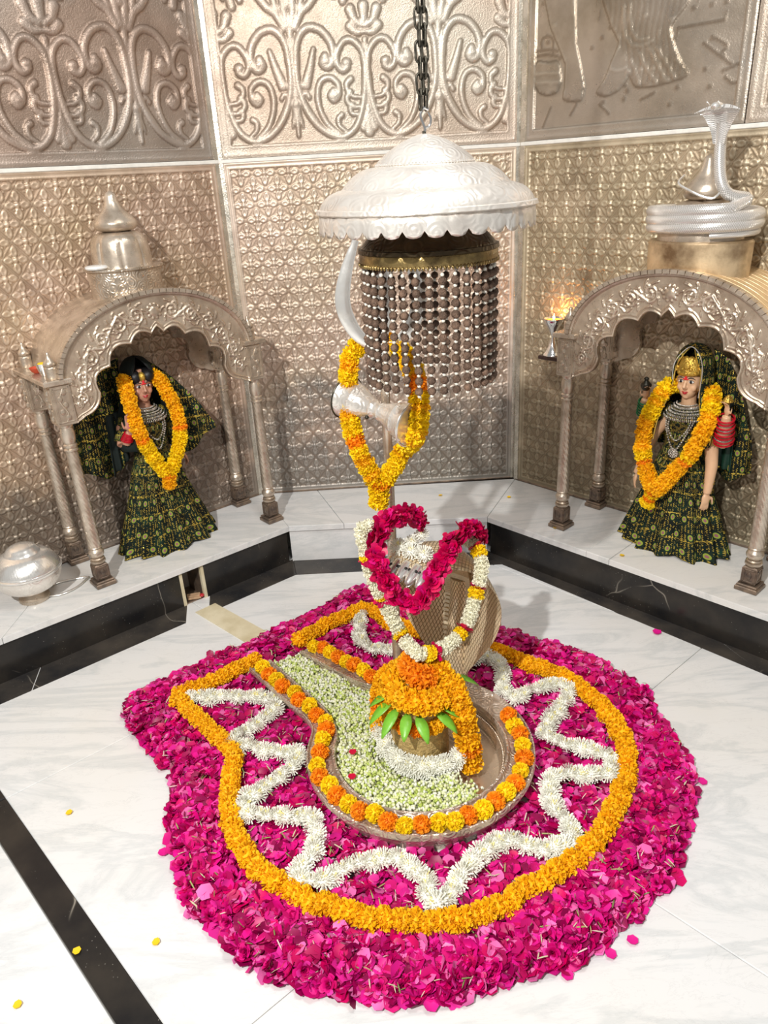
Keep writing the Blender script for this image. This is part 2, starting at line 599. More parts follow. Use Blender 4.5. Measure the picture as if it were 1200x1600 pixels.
def spline(pts, step=0.01, closed=False):
    P = [np.array(p, float) for p in pts]
    n = len(P)
    out = []
    rngi = range(n) if closed else range(n - 1)
    for i in rngi:
        if closed:
            a, b, c, d = P[i - 1], P[i], P[(i + 1) % n], P[(i + 2) % n]
        else:
            a, b, c, d = P[max(i - 1, 0)], P[i], P[i + 1], P[min(i + 2, n - 1)]
        k = max(1, int(np.linalg.norm(c - b) / step))
        for j in range(k):
            t = j / k
            out.append(0.5 * ((2 * b) + (c - a) * t + (2 * a - 5 * b + 4 * c - d) * t * t + (3 * b - a - 3 * c + d) * t ** 3))
    if not closed:
        out.append(P[-1])
    return np.array(out)


def resample(pts, step, closed=False):
    S = spline(pts, step * 0.2, closed)
    if closed:
        S = np.vstack([S, S[:1]])
    d = np.r_[0, np.cumsum(np.linalg.norm(np.diff(S, axis=0), axis=1))]
    n = max(2, int(round(d[-1] / step)))
    q = np.linspace(0, d[-1], n + 1)
    R = np.stack([np.interp(q, d, S[:, k]) for k in range(S.shape[1])], 1)
    return R[:-1] if closed else R


def inside(P, poly):
    x, y = P[:, 0], P[:, 1]
    r = np.zeros(len(P), bool)
    n = len(poly)
    for i in range(n):
        x1, y1 = poly[i]
        x2, y2 = poly[(i + 1) % n]
        c = ((y1 > y) != (y2 > y)) & (x < (x2 - x1) * (y - y1) / (y2 - y1 + 1e-12) + x1)
        r ^= c
    return r


# ------------------------------------------------------------ plan of the room
LZ = 0.2156                     # top of the marble ledge
TZ = 1.98                       # joint between lower and upper silver panels
WZ = 2.92
AL, AC, AR = 0.69526992, 0.01505801, -0.83670339
CL = np.array((-0.712, 4.059))
CR = np.array((0.782, 4.057))
FL = np.array((-0.511, 3.583))   # ledge front corners
FR = np.array((0.543, 3.556))


def tdir(a):
    return np.array((math.cos(a), math.sin(a)))


def ndir(a):
    return np.array((math.sin(a), -math.cos(a)))


WL_END = CL - tdir(AL) * 2.5
WR_END = CR + tdir(AR) * 2.5
FL_END = FL - tdir(AL) * 2.5
FR_END = FR + tdir(AR) * 2.5


def struct(o):
    o['kind'] = 'structure'
    return o


# ---- wall sheets: embossed relief from height fields
def grid_sheet(name, org, az, s0, s1, z0, z1, step, hfun, mat, parent):
    ns = int((s1 - s0) / step) + 1
    nz = int((z1 - z0) / step) + 1
    s = np.linspace(s0, s1, ns)
    z = np.linspace(z0, z1, nz)
    S, Z = np.meshgrid(s, z)
    Hh = hfun(S, Z)
    t, n = tdir(az), ndir(az)
    X = S * t[0] + Hh * n[0]
    Y = S * t[1] + Hh * n[1]
    V = np.stack([X, Y, Z], -1).reshape(-1, 3)
    idx = np.arange(ns * nz).reshape(nz, ns)
    F = np.stack([idx[:-1, :-1], idx[:-1, 1:], idx[1:, 1:], idx[1:, :-1]], -1).reshape(-1, 4)
    me = quads(name, V, F, mat)
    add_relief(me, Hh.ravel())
    return link(name, me, parent)


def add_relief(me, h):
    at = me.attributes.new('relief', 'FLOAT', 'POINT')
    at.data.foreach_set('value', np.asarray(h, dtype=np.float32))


def frame_h(S, Z, s0, s1, z0, z1, bw):
    """flat raised border with two beads; returns height and mask of the field inside"""
    e = np.minimum(np.minimum(S - s0, s1 - S), np.minimum(Z - z0, z1 - Z))
    h = np.where(e < bw, 0.008, 0.0)
    h += 0.004 * np.exp(-((e - bw + 0.004) / 0.003) ** 2) + 0.004 * np.exp(-((e - bw * 0.25) / 0.004) ** 2)
    h += np.where(e < bw * 0.8, 0.0008 * np.sin((S + Z) * 520), 0)
    return h, e > bw


def floral(S, Z, a, b, sx=0.0, sz=0.0, rib=0.0030):
    u, v = (S - sx) / a, (Z - sz) / b
    p, q = (u + v) / 2, (u - v) / 2
    fp, fq = p - np.round(p), q - np.round(q)
    du, dv = (fp + fq), (fp - fq)
    x, y = du * a, dv * b
    h = np.zeros_like(S)

    def leaf(cx, cy, lx, ly):
        # pointed petal with a sunk heart and raised outline
        ex, ey = np.abs(x - cx) / lx, np.abs(y - cy) / ly
        if lx > ly:
            d = ex ** 1.4 + ey ** 2
        else:
            d = ex ** 2 + ey ** 1.4
        k = np.clip(1.12 - d, 0, 0.3) / 0.3
        return 0.0062 * np.sqrt(k) - 0.0034 * np.exp(-(d / 0.45) ** 2)
    for sgn in (-1, 1):
        h = np.maximum(h, leaf(sgn * 0.0300, 0, 0.0200, 0.0135))
        h = np.maximum(h, leaf(0, sgn * 0.0335, 0.0135, 0.0225))
    r = np.hypot(x, y)
    h = np.maximum(h, 0.011 * np.sqrt(np.clip(1 - (r / 0.0120) ** 2, 0, 1)))
    for sx_ in (-1, 1):
        for sy_ in (-1, 1):
            rr = np.hypot(x - sx_ * 0.0175, y - sy_ * 0.019)
            h = np.maximum(h, 0.0045 * np.sqrt(np.clip(1 - (rr / 0.0045) ** 2, 0, 1)))
    e = np.abs(np.abs(du) + np.abs(dv) - 1.0)
    h = np.maximum(h, rib * np.sqrt(np.clip(1 - (e / 0.075) ** 2, 0, 1)))
    return h


def stamp(Hh, S, Z, pts, w0, w1, h, flatk=0.5):
    P = spline(pts, 0.006)
    n = len(P)
    for i, (ps, pz) in enumerate(P):
        t = i / max(n - 1, 1)
        w = w0 + (w1 - w0) * t
        sl, sh = np.searchsorted(S[0], ps - w), np.searchsorted(S[0], ps + w)
        zl, zh = np.searchsorted(Z[:, 0], pz - w), np.searchsorted(Z[:, 0], pz + w)
        if sh <= sl or zh <= zl:
            continue
        d2 = ((S[zl:zh, sl:sh] - ps) ** 2 + (Z[zl:zh, sl:sh] - pz) ** 2) / (w * w)
        Hh[zl:zh, sl:sh] = np.maximum(Hh[zl:zh, sl:sh], h * np.clip(1 - d2, 0, 1) ** flatk)


UNIT = [
    ([(118, 290), (108, 268), (125, 252), (146, 275), (143, 330), (108, 378), (60, 388), (25, 350), (12, 280), (15, 180), (45, 90), (95, 28), (160, 0), (215, 35), (245, 110), (258, 200), (255, 290), (225, 335), (190, 338), (163, 300), (160, 262), (178, 238), (198, 250), (192, 268)], 11, 9, 0.013),
    ([(140, 168), (128, 152), (140, 135), (158, 152), (158, 190), (130, 215), (98, 205), (82, 165), (85, 110), (110, 50), (150, 12)], 9, 8, 0.011),
    ([(78, 315), (62, 255), (42, 195)], 7, 15, 0.010),
    ([(205, 205), (190, 190), (192, 165), (210, 145), (240, 140)], 10, 5, 0.010),
    ([(200, 160), (188, 140), (195, 118), (220, 105), (243, 112)], 10, 5, 0.010),
    ([(205, 115), (198, 100), (205, 82), (228, 80)], 9, 5, 0.009),
    ([(165, 80), (152, 68), (155, 40), (175, 22)], 9, 6, 0.009),
    ([(50, 150), (40, 165), (28, 150), (45, 110), (75, 60)], 7, 5, 0.008),
    ([(116, 272), (122, 272)], 15, 15, 0.016), ([(142, 150), (146, 152)], 13, 13, 0.014), ([(192, 262), (195, 262)], 13, 13, 0.014),
    # stem and pendant on the A side
    ([(0, 420), (0, 150)], 12, 6, 0.009), ([(0, 130), (0, 128)], 14, 14, 0.014), ([(0, 118), (0, 10)], 15, 4, 0.010),
    ([(4, 110), (20, 45)], 9, 3, 0.007),
    # tulips and calyx above A
    ([(8, 400), (18, 470), (14, 520)], 14, 8, 0.011), ([(20, 390), (45, 440), (80, 470), (110, 530), (100, 600)], 10, 14, 0.011),
    ([(40, 450), (55, 520), (50, 600)], 10, 8, 0.009), ([(0, 470), (0, 560), (0, 640)], 14, 8, 0.012),
    # palmettes on the B side
    ([(265, 400), (265, 450)], 10, 15, 0.011), ([(258, 385), (232, 405), (218, 440)], 8, 15, 0.011), ([(262, 365), (235, 365), (215, 385)], 7, 14, 0.010),
    ([(265, 340), (265, 120)], 8, 5, 0.008), ([(265, 110), (265, 12)], 6, 14, 0.010), ([(262, 100), (245, 30)], 5, 12, 0.009),
    # hanging leaves and shell above B
    ([(210, 640), (205, 540), (195, 470)], 12, 12, 0.010), ([(190, 640), (180, 560), (165, 490)], 10, 10, 0.009), ([(228, 640), (228, 560), (222, 500)], 10, 9, 0.009),
    ([(265, 600), (265, 540), (265, 505)], 14, 12, 0.011), ([(250, 600), (240, 545)], 10, 13, 0.010),
    ([(100, 640), (140, 600), (150, 560)], 9, 9, 0.009),
]
EDGE = [  # the C scroll that climbs beside the frame
    ([(265 - 70, 520), (265 - 90, 500), (265 - 75, 480), (265 - 50, 500), (265 - 45, 560), (265 - 75, 620), (265 - 110, 640)], 9, 8, 0.010),
    ([(265 - 65, 515), (265 - 40, 430), (265 + -20, 400), (265 - 2, 430), (265 + 5, 520), (265, 640)], 9, 8, 0.010),
]


def scroll_panel(axes, s0, s1, z0):
    kx, kz, zb = 0.345 / 265, 0.00118, 2.063

    def hf(S, Z):
        base, ins = frame_h(S, Z, s0, s1, z0, WZ + 0.05, 0.055)
        Hh = np.zeros_like(S)
        for (a, sgn) in axes:
            for pts, w0, w1, h in UNIT:
                P = [(a + sgn * x * kx, zb + z * kz) for x, z in pts]
                stamp(Hh, S, Z, P, w0 * kx * 1.25, w1 * kx * 1.25, h)
                # second storey above, outside the photograph
                P2 = [(a + sgn * (265 - x) * kx, zb + 0.80 + z * kz) for x, z in pts if z < 420]
                if len(P2) > 1:
                    stamp(Hh, S, Z, P2, w0 * kx, w1 * kx, h)
        return base + np.where(ins, Hh * 1.0, 0)
    return hf


def lower_panel(s0, s1, sx):
    def hf(S, Z):
        base, ins = frame_h(S, Z, s0, s1, LZ, TZ, 0.032)
        return base + np.where(ins, floral(S, Z, 0.0595, 0.0715, sx, 0.28, 0.0012 if s0 == 0.022 and s1 < 1.6 else 0.0032), 0)
    return hf


def wall(name, org, az, s0, s1):
    e = bpy.data.objects.new(name, None)
    C.objects.link(e)
    e.location = (org[0], org[1], 0)
    return struct(e)


wl = wall('wall_left', CL, AL, -2.5, 0)
wc = wall('wall_centre', CL, AC, 0, 1.494)
wr = wall('wall_right', CR, AR, 0, 2.5)
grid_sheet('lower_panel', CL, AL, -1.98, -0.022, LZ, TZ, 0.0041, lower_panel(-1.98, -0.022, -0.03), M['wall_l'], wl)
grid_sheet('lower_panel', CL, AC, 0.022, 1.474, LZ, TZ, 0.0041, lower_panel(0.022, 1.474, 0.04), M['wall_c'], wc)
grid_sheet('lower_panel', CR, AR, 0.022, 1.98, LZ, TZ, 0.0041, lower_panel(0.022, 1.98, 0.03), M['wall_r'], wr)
ul = [(-0.377, 1), (-0.377, -1), (-1.07, 1), (-1.07, -1), (-1.76, 1), (-1.76, -1)]
grid_sheet('upper_panel', CL, AL, -1.98, -0.022, TZ + 0.016, WZ, 0.0062, scroll_panel(ul, -1.98, -0.022, TZ + 0.016), M['up_l'], wl)
uc = [(0.407, 1), (0.407, -1), (1.095, 1), (1.095, -1)]
grid_sheet('upper_panel', CL, AC, 0.022, 1.474, TZ + 0.016, WZ, 0.0062, scroll_panel(uc, 0.022, 1.474, TZ + 0.016), M['up_c'], wc)

RELIEF = [
    [(0.1, 2.368), (0.098, 2.406), (0.127, 2.418), (0.159, 2.402), (0.165, 2.351)],
    [(0.074, 2.367), (0.129, 2.366), (0.188, 2.354)],
    [(0.077, 2.348), (0.13, 2.346), (0.187, 2.334)],
    [(0.084, 2.323), (0.064, 2.291), (0.062, 2.248), (0.095, 2.201), (0.137, 2.186), (0.19, 2.191), (0.213, 2.232), (0.207, 2.275), (0.187, 2.311), (0.132, 2.312), (0.084, 2.323)],
    [(0.068, 2.273), (0.133, 2.27), (0.207, 2.262)],
    [(0.066, 2.239), (0.135, 2.233), (0.211, 2.228)],
    [(0.115, 2.558), (0.148, 2.456), (0.198, 2.367), (0.236, 2.296), (0.235, 2.212), (0.232, 2.16)],
    [(0.261, 2.534), (0.275, 2.454), (0.282, 2.373), (0.309, 2.288), (0.334, 2.194), (0.324, 2.146)],
    [(0.232, 2.16), (0.252, 2.149), (0.273, 2.149), (0.296, 2.143), (0.324, 2.146)],
    [(0.41, 2.51), (0.458, 2.411), (0.5, 2.343), (0.47, 2.277), (0.443, 2.215), (0.406, 2.17), (0.448, 2.151), (0.51, 2.168), (0.547, 2.204), (0.549, 2.236)],
    [(0.549, 2.236), (0.59, 2.176), (0.649, 2.168), (0.725, 2.171), (0.815, 2.19), (0.782, 2.239), (0.742, 2.311), (0.726, 2.372), (0.793, 2.447), (0.83, 2.56)],
    [(0.513, 2.471), (0.519, 2.387), (0.555, 2.332), (0.605, 2.318), (0.652, 2.33)],
    [(0.542, 2.474), (0.549, 2.398), (0.583, 2.347), (0.632, 2.341)],
    [(0.598, 2.292), (0.644, 2.225), (0.687, 2.177)],
    [(0.561, 2.273), (0.59, 2.223), (0.61, 2.175)],
    [(0.673, 2.305), (0.727, 2.238), (0.766, 2.182)],
    [(0.645, 2.301), (0.69, 2.235), (0.729, 2.177)],
    [(0.466, 2.251), (0.503, 2.239), (0.54, 2.246)],
    [(0.873, 2.293), (0.994, 2.206)], [(0.963, 2.188), (1.073, 2.218)], [(0.975, 2.165), (1.011, 2.14), (1.04, 2.15)],
    [(0.759, 2.36), (0.948, 2.36)], [(0.905, 2.31), (0.968, 2.273), (0.954, 2.254)],
    [(0.16, 2.13), (0.12, 2.05)], [(0.30, 2.13), (0.27, 2.09)], [(0.42, 2.12), (0.47, 2.08)], [(0.62, 2.12), (0.68, 2.14)],
]
LEG1 = [(0.115, 2.558), (0.148, 2.456), (0.198, 2.367), (0.236, 2.296), (0.235, 2.212), (0.232, 2.16), (0.273, 2.149), (0.324, 2.146), (0.334, 2.194), (0.309, 2.288), (0.282, 2.373), (0.275, 2.454), (0.27, 2.9), (0.10, 2.9)]
CLOTH = [(0.41, 2.9), (0.41, 2.51), (0.458, 2.411), (0.5, 2.343), (0.549, 2.236), (0.59, 2.176), (0.649, 2.168), (0.725, 2.171), (0.815, 2.19), (0.782, 2.239), (0.742, 2.311), (0.726, 2.372), (0.793, 2.447), (0.83, 2.9)]
FOOT = [(0.5, 2.343), (0.47, 2.277), (0.443, 2.215), (0.406, 2.17), (0.448, 2.151), (0.51, 2.168), (0.547, 2.204), (0.56, 2.25)]
POT = RELIEF[3]


def figure_panel(S, Z):
    s0, s1 = 0.022, 1.075
    base, ins = frame_h(S, Z, s0, s1, TZ + 0.016, WZ + 0.05, 0.045)
    Hh = np.zeros_like(S)
    P = np.stack([S.ravel(), Z.ravel()], 1)
    for pl, h in ((LEG1, 0.010), (CLOTH, 0.008), (FOOT, 0.010), (POT, 0.011)):
        Hh = np.maximum(Hh, inside(P, pl).reshape(S.shape) * h)
    fold = inside(P, CLOTH).reshape(S.shape)
    Hh += fold * 0.0016 * np.sin(S * 240 + np.sin(Z * 30) * 1.5)
    pm = inside(P, POT).reshape(S.shape)
    Hh += pm * 0.0018 * np.sin(S * 420) * np.sin(Z * 420)
    k = Hh.copy()
    Hh[1:-1, 1:-1] = (k[1:-1, 1:-1] * 2 + k[:-2, 1:-1] + k[2:, 1:-1] + k[1:-1, :-2] + k[1:-1, 2:]) / 6
    L = np.zeros_like(S)
    for st in RELIEF:
        stamp(L, S, Z, st, 0.0075, 0.0075, 0.006)
    r2 = np.random.default_rng(3)
    for _ in range(60):
        a, b = r2.uniform(0.08, 1.03), r2.uniform(2.04, 3.0)
        stamp(L, S, Z, [(a, b), (a + 0.004, b)], 0.011, 0.011, 0.005)
    for _ in range(22):
        a, b = r2.uniform(0.3, 0.95), r2.uniform(2.3, 2.9)
        stamp(L, S, Z, [(a, b), (a - 0.004, b - 0.03)], 0.006, 0.003, 0.004)
    return base + np.where(ins, Hh * 0.55 + L * 0.42, 0)


grid_sheet('upper_panel', CR, AR, 0.022, 1.075, TZ + 0.016, WZ, 0.0062, figure_panel, M['up_r'], wr)
ur = [(1.52, 1), (1.52, -1), (2.2, -1)]
grid_sheet('upper_panel', CR, AR, 1.08, 1.98, TZ + 0.016, WZ, 0.0075, scroll_panel(ur, 1.08, 1.98, TZ + 0.016), M['up_c'], wr)

# backing, joint strips and corner strips
for (e, az, s0, s1, mt) in ((wl, AL, -2.5, 0.0, 'band'), (wc, AC, 0.0, 1.494, 'band'), (wr, AR, 0.0, 2.5, 'band')):
    t, n = tdir(az), ndir(az)
    R = Matrix.Rotation(az, 4, 'Z')
    g = G().box(s0 - 0.02, s1 + 0.02, 0.006, 0.12, 0, WZ, mat=R)
    obj('backing', g, M['dark'], e, False)
    g = G().box(s0 + .004, s1 - .004, -0.016, 0.0, TZ - 0.004, TZ + 0.014, mat=R, bev=0.003)
    obj('joint_strip', g, M['joint'], e, False)
    for (a, b) in ((s0, s0 + 0.026), (s1 - 0.026, s1)):
        g = G().box(a, b, -0.014, 0.0, LZ, WZ, mat=R, bev=0.004)
        obj('corner_strip', g, M['band'], e, False)
    g = G().box(s0 + 0.01, s1 - .01, -0.014, 0.0, LZ, LZ + 0.012, mat=R, bev=0.003)
    obj('base_strip', g, M['dark'], e, False)

# ---- ledge: marble slabs on a riser
led = struct(bpy.data.objects.new('trim_ledge', None))
C.objects.link(led)


def on(P0, az, s, d):
    return P0 + tdir(az) * s + ndir(az) * d


def slab(pts, z0, z1, mat, parent, name, bev=True):
    g = G()
    c = np.mean(np.array(pts), axis=0)
    n = len(pts)
    b = 0.0025
    ring = []
    for (z, k) in ((z0, 0), (z1 - b, 0), (z1, b)):
        for p in pts:
            q = np.array(p)
            d = c - q
            ring.append((*(q + d / (np.linalg.norm(d) + 1e-9) * k * 1.4), z))
    F = [tuple(reversed(range(n))), tuple(range(2 * n, 3 * n))]
    for r in range(2):
        for i in range(n):
            j = (i + 1) % n
            F.append((r * n + i, r * n + j, (r + 1) * n + j, (r + 1) * n + i))
    g.add(ring, F)
    return obj(name, g, mat, parent, False)


# ledge top slabs
cutL = [0.0, -1.17, -2.5]
for i in range(2):
    a, b = cutL[i], cutL[i + 1]
    gp = 0.0015
    p = [on(CL, AL, a, 0) if i == 0 else on(CL, AL, a - gp, 0), on(CL, AL, b + gp, 0), on(FL, AL, b + 0.30 * 0 + gp - 0.32, 0), FL if i == 0 else on(FL, AL, a - gp - 0.32 + 0.0, 0)]
    if i == 0:
        p[2] = on(FL, AL, b + gp - 0.28, 0)
    else:
        p[3] = on(FL, AL, a - gp - 0.28, 0)
    slab(p, LZ - 0.03, LZ, M['marble'], led, 'ledge_slab')
xs = [0.0, 0.22, 1.0]
for i in range(2):
    a0, a1 = CL + (CR - CL) * xs[i], CL + (CR - CL) * xs[i + 1]
    b0, b1 = FL + (FR - FL) * (xs[i] if i == 0 else 0.28), FL + (FR - FL) * (0.28 if i == 0 else 1)
    sh = np.array((0.0015, 0))
    slab([a0 + sh, a1 - sh, b1 - sh, b0 + sh], LZ - 0.03, LZ, M['marble'], led, 'ledge_slab')
cutR = [0.0, 0.60, 0.72, 2.6]
for i in range(3):
    a, b = cutR[i], cutR[i + 1]
    gp = 0.001
    p = [on(CR, AR, a + gp, 0), on(CR, AR, b - gp + 0.2 * (i < 2), 0), on(FR, AR, b - gp, 0), on(FR, AR, a + gp, 0)]
    if i > 0:
        p[0] = on(CR, AR, a + gp + 0.2, 0)
    slab(p, LZ - 0.03, LZ, M['marble'], led, 'ledge_slab')
# risers
ov = 0.012


def riser(P0, az, s0, s1, mat, th=0.03, name='riser_slab', d0=-0.012, z1=LZ - 0.03):
    p = [on(P0, az, s0, d0 - th), on(P0, az, s1, d0 - th), on(P0, az, s1, d0), on(P0, az, s0, d0)]
    slab(p, 0.0, z1, mat, led, name)


GA, GB = -0.80 + 0.29, -0.66 + 0.29   # gap of the drain seen in the left riser, measured from FL
gs0 = float((np.array((-0.944, 3.115)) - FL) @ tdir(AL)) - 0.005
gs1 = float((np.array((-0.860, 3.190)) - FL) @ tdir(AL)) + 0.005
riser(FL, AL, -2.5, gs0, M['black'])
riser(FL, AL, gs1, -0.01, M['black'])
riser(FR, AR, 0.012, 2.6, M['black'])
riser(FL, math.atan2(FR[1] - FL[1], FR[0] - FL[0]), 0.0, float(np.linalg.norm(FR - FL)), M['marble'])
for s_, t_ in ((gs0 - 0.004, 0.016), (gs1 - 0.012, 0.016)):
    slab([on(FL, AL, s_, -0.010), on(FL, AL, s_, -0.030), on(FL, AL, s_ + t_, -0.030), on(FL, AL, s_ + t_, -0.010)], 0, LZ - 0.03, M['cream'], led, 'drain_jamb')
    slab([on(FL, AL, s_, -0.031), on(FL, AL, s_, -0.2), on(FL, AL, s_ + t_, -0.2), on(FL, AL, s_ + t_, -0.031)], 0, LZ - 0.03, M['dark'], led, 'drain_side')
slab([on(FL, AL, gs0, -0.2), on(FL, AL, gs1, -0.2), on(FL, AL, gs1, -0.22), on(FL, AL, gs0, -0.22)], 0, LZ - 0.03, M['dark'], led, 'drain_back')
slab([on(FL, AL, gs0 + .012, -0.02), on(FL, AL, gs1 - .012, -0.02), on(FL, AL, gs1 - .012, -0.199), on(FL, AL, gs0 + .012, -0.199)], 0.0, 0.004, M['dark'], led, 'drain_bed')
# core of the ledge behind the risers
g = G()
core = [on(CL, AL, -2.5, 0), CL, CR, on(CR, AR, 2.5, 0), on(FR, AR, 2.5, -0.24), on(FR, AR, 0, -0.24) + np.array((-0.1, 0.05)), FL + np.array((0.05, 0.24)), on(FL, AL, -2.5, -0.24)]
g.poly([tuple(p) for p in core][::-1], 0.001, LZ - 0.031)
obj('ledge_core', g, M['grout'], led, False)

# ---- floor
fl = struct(bpy.data.objects.new('floor', None))
C.objects.link(fl)
g = G().poly([(-4.5, -2.5), (4.5, -2.5), (4.5, 5), (-4.5, 5)], -0.06, -0.006)
obj('floor_bed', g, M['grout'], fl, False)
mm = np.array(((0.731, 0.682), (-0.643, 0.766)))
inv = np.linalg.inv(mm)
mcuts = [-2.2, -1.0, 0.262, 0.345, 1.48, 2.74, 3.1, 4.2]
ncuts = [-3.7, -2.45, -1.25, -0.05, 1.15, 2.384, 3.65]
for i in range(len(mcuts) - 1):
    for j in range(len(ncuts) - 1):
        a, b, c, d = mcuts[i] + .001, mcuts[i + 1] - .001, ncuts[j] + .001, ncuts[j + 1] - .001
        isb = i == 2
        P = [tuple(inv @ np.array(q)) for q in ((a, c), (b, c), (b, d), (a, d))]
        slab(P, -0.02, 0.003 if isb else 0.0, M['black'] if isb else M['marble'], fl, 'black_strip' if isb else 'marble_slab')
# black border running round below the ledge
BW = [0.135, 0.135, 0.115]
P0, P1 = FL + ndir(AL) * -0.02, FR + ndir(AR) * -0.02
bL = FL + np.array((0.03, -0.145))
bR = np.array((0.600, 3.420))


def strip(P):
    slab(P, -0.01, 0.0025, M['black2'], fl, 'border_strip')


eL = on(bL, AL, -2.5, 0)
oL = on(FL, AL, -2.5, -0.03)
cutb = [0.0, 0.33, 0.62, 1.0]
for k, (a, b) in enumerate(((0, gs0 + 0.42), )):
    pass
inL = FL + np.array((0.0, 0.03))
inR = FR + np.array((0.0, 0.03))


def seg_strip(i0, o0, az, sa, sb, flip=False):
    return [on(i0, az, sa, 0), on(i0, az, sb, 0), on(o0, az, sb, 0), on(o0, az, sa, 0)]


gso0 = float((np.array((-0.944, 3.115)) - bL) @ tdir(AL)) + 0.0
strip([on(inL, AL, gs1 + .002, 0), on(inL, AL, 0, 0), bL, on(bL, AL, gs1 - 0.0, 0)])
strip([on(inL, AL, -1.35, 0), on(inL, AL, gs0 - .002, 0), on(bL, AL, gs0, 0), on(bL, AL, -1.35, 0)])
strip([on(inL, AL, -2.6, 0), on(inL, AL, -1.353, 0), on(bL, AL, -1.353, 0), on(bL, AL, -2.6, 0)])
strip([inL, inL + (inR - inL) * 0.45, bL + (bR - bL) * 0.45, bL])
strip([inL + (inR - inL) * 0.452, inR, bR, bL + (bR - bL) * 0.452])
oR = np.array((0.910, 3.061))
dR = np.array((1.439, 2.437)) - oR
dR = dR / np.linalg.norm(dR)
oR1 = oR + dR * 0.86
oR2 = oR + dR * 2.6
strip([inR, on(inR, AR, 1.28, 0), oR1, bR])
strip([on(inR, AR, 1.283, 0), on(inR, AR, 2.9, 0), oR2, oR1 + dR * 0.003])
# stained marble cover of the drain channel
slab([(-0.944, 3.118), (-0.862, 3.192), (-0.46, 2.80), (-0.545, 2.72)], 0.0, 0.006, M['cream'], fl, 'drain_cover')

# ------------------------------------------------------------ shrines
def onion(r, z0, h):
    k = [(0.55, 0.0), (0.86, 0.05), (1.0, 0.15), (0.97, 0.25), (0.8, 0.37), (0.55, 0.5), (0.38, 0.63), (0.3, 0.75), (0.27, 0.86), (0.2, 0.94), (0.02, 1.0)]
    return [(r * a, z0 + h * b) for a, b in k]


def smooth_prof(p, n=4):
    P = spline(p, 1e9)
    out = []
    for i in range(len(p) - 1):
        a = np.array(p[max(i - 1, 0)]); b = np.array(p[i]); c = np.array(p[i + 1]); d = np.array(p[min(i + 2, len(p) - 1)])
        for j in range(n):
            t = j / n
            out.append(tuple(0.5 * ((2 * b) + (c - a) * t + (2 * a - 5 * b + 4 * c - d) * t * t + (3 * b - a - 3 * c + d) * t ** 3)))
    out.append(p[-1])
    return [(max(q[0], 1e-4), q[1]) for q in out]


# column: shaft with spiral flutes
g = G()
g.lathe([(0.030, 0.115), (0.034, 0.12), (0.034, 0.128), (0.027, 0.13), (0.032, 0.137), (0.027, 0.142)] +
        [(0.024 + 0.011 * math.sin(PI * k / 8), 0.142 + 0.045 * k / 8) for k in range(9)] +
        [(0.027, 0.189), (0.030, 0.194), (0.027, 0.199)], 24)
rows = 64
prof = [(0.0265 - 0.004 * k / rows, 0.199 + 0.463 * k / rows) for k in range(rows + 1)]
g.lathe(prof, 60, rfun=lambda r, a, z: r * (1 + 0.13 * abs(math.sin(6 * (a + z * 17.0)))), cap=False)
g.lathe([(0.022, 0.66), (0.030, 0.664), (0.030, 0.670), (0.024, 0.675), (0.029, 0.682), (0.029, 0.690), (0.023, 0.695), (0.027, 0.705), (0.030, 0.725), (0.030, 0.745), (0.025, 0.765), (0.030, 0.775), (0.030, 0.782)], 24)
col_me = mesh_of('column', g, M['shrine'], True, 40)
g = G()
g.box(-0.046, 0.046, -0.046, 0.046, 0, 0.022, bev=0.004)
g.box(-0.041, 0.041, -0.041, 0.041, 0.022, 0.032, bev=0.003)
g.box(-0.030, 0.030, -0.030, 0.030, 0.032, 0.112, bev=0.006)
for k in range(4):
    R = Matrix.Rotation(k * PI / 2, 4, 'Z')
    for (x0, x1, z0, z1) in ((-0.026, -0.018, 0.042, 0.102), (0.018, 0.026, 0.042, 0.102), (-0.026, 0.026, 0.042, 0.048), (-0.026, 0.026, 0.096, 0.102)):
        g.box(x0, x1, -0.033, -0.029, z0, z1, bev=0.0015, mat=R)
    g.ball(R @ Vector((0, -0.030, 0.072)), (0.011, 0.005, 0.016) if k % 2 == 0 else (0.005, 0.011, 0.016), 10, 6)
base_me = mesh_of('column_base', g, M['dark'], True, 30)


def arcpts(a, b, sag, n=9):
    a, b = np.array(a), np.array(b)
    d = b - a
    nrm = np.array((-d[1], d[0])) / (np.linalg.norm(d) + 1e-9)
    return [tuple(a + d * t + nrm * sag * 4 * t * (1 - t)) for t in np.linspace(0, 1, n)[:-1]]


half = arcpts((0.425, 0.782), (0.385, 0.800), 0.002) + arcpts((0.385, 0.800), (0.302, 0.885), 0.022) + \
    arcpts((0.302, 0.885), (0.238, 0.985), -0.040) + arcpts((0.238, 0.985), (0.128, 1.062), -0.040) + \
    arcpts((0.128, 1.062), (0.028, 1.088), -0.030) + arcpts((0.028, 1.088), (0.0, 1.118), -0.002) + [(0.0, 1.118)]
inner = np.array([(x, z) for x, z in half] + [(-x, z) for x, z in half[::-1][1:]])
oh = [(0.432, 0.782), (0.436, 0.955)] + [(0.452 * math.cos(t), 0.955 + 0.305 * math.sin(t)) for t in np.linspace(0.02, PI / 2, 40)]
outer = np.array(oh + [(-x, z) for x, z in oh[::-1][1:]])


def pres(P, n):
    d = np.r_[0, np.cumsum(np.linalg.norm(np.diff(P, axis=0), axis=1))]
    q = np.linspace(0, d[-1], n)
    return np.stack([np.interp(q, d, P[:, 0]), np.interp(q, d, P[:, 1])], 1)


def spiral(cx, cz, r, a0, turns, sgn, n=26):
    return [(cx + r * (0.15 + 0.85 * t) * math.cos(a0 + sgn * turns * 2 * PI * (1 - t)), cz + r * (0.15 + 0.85 * t) * math.sin(a0 + sgn * turns * 2 * PI * (1 - t))) for t in np.linspace(0, 1, n)]


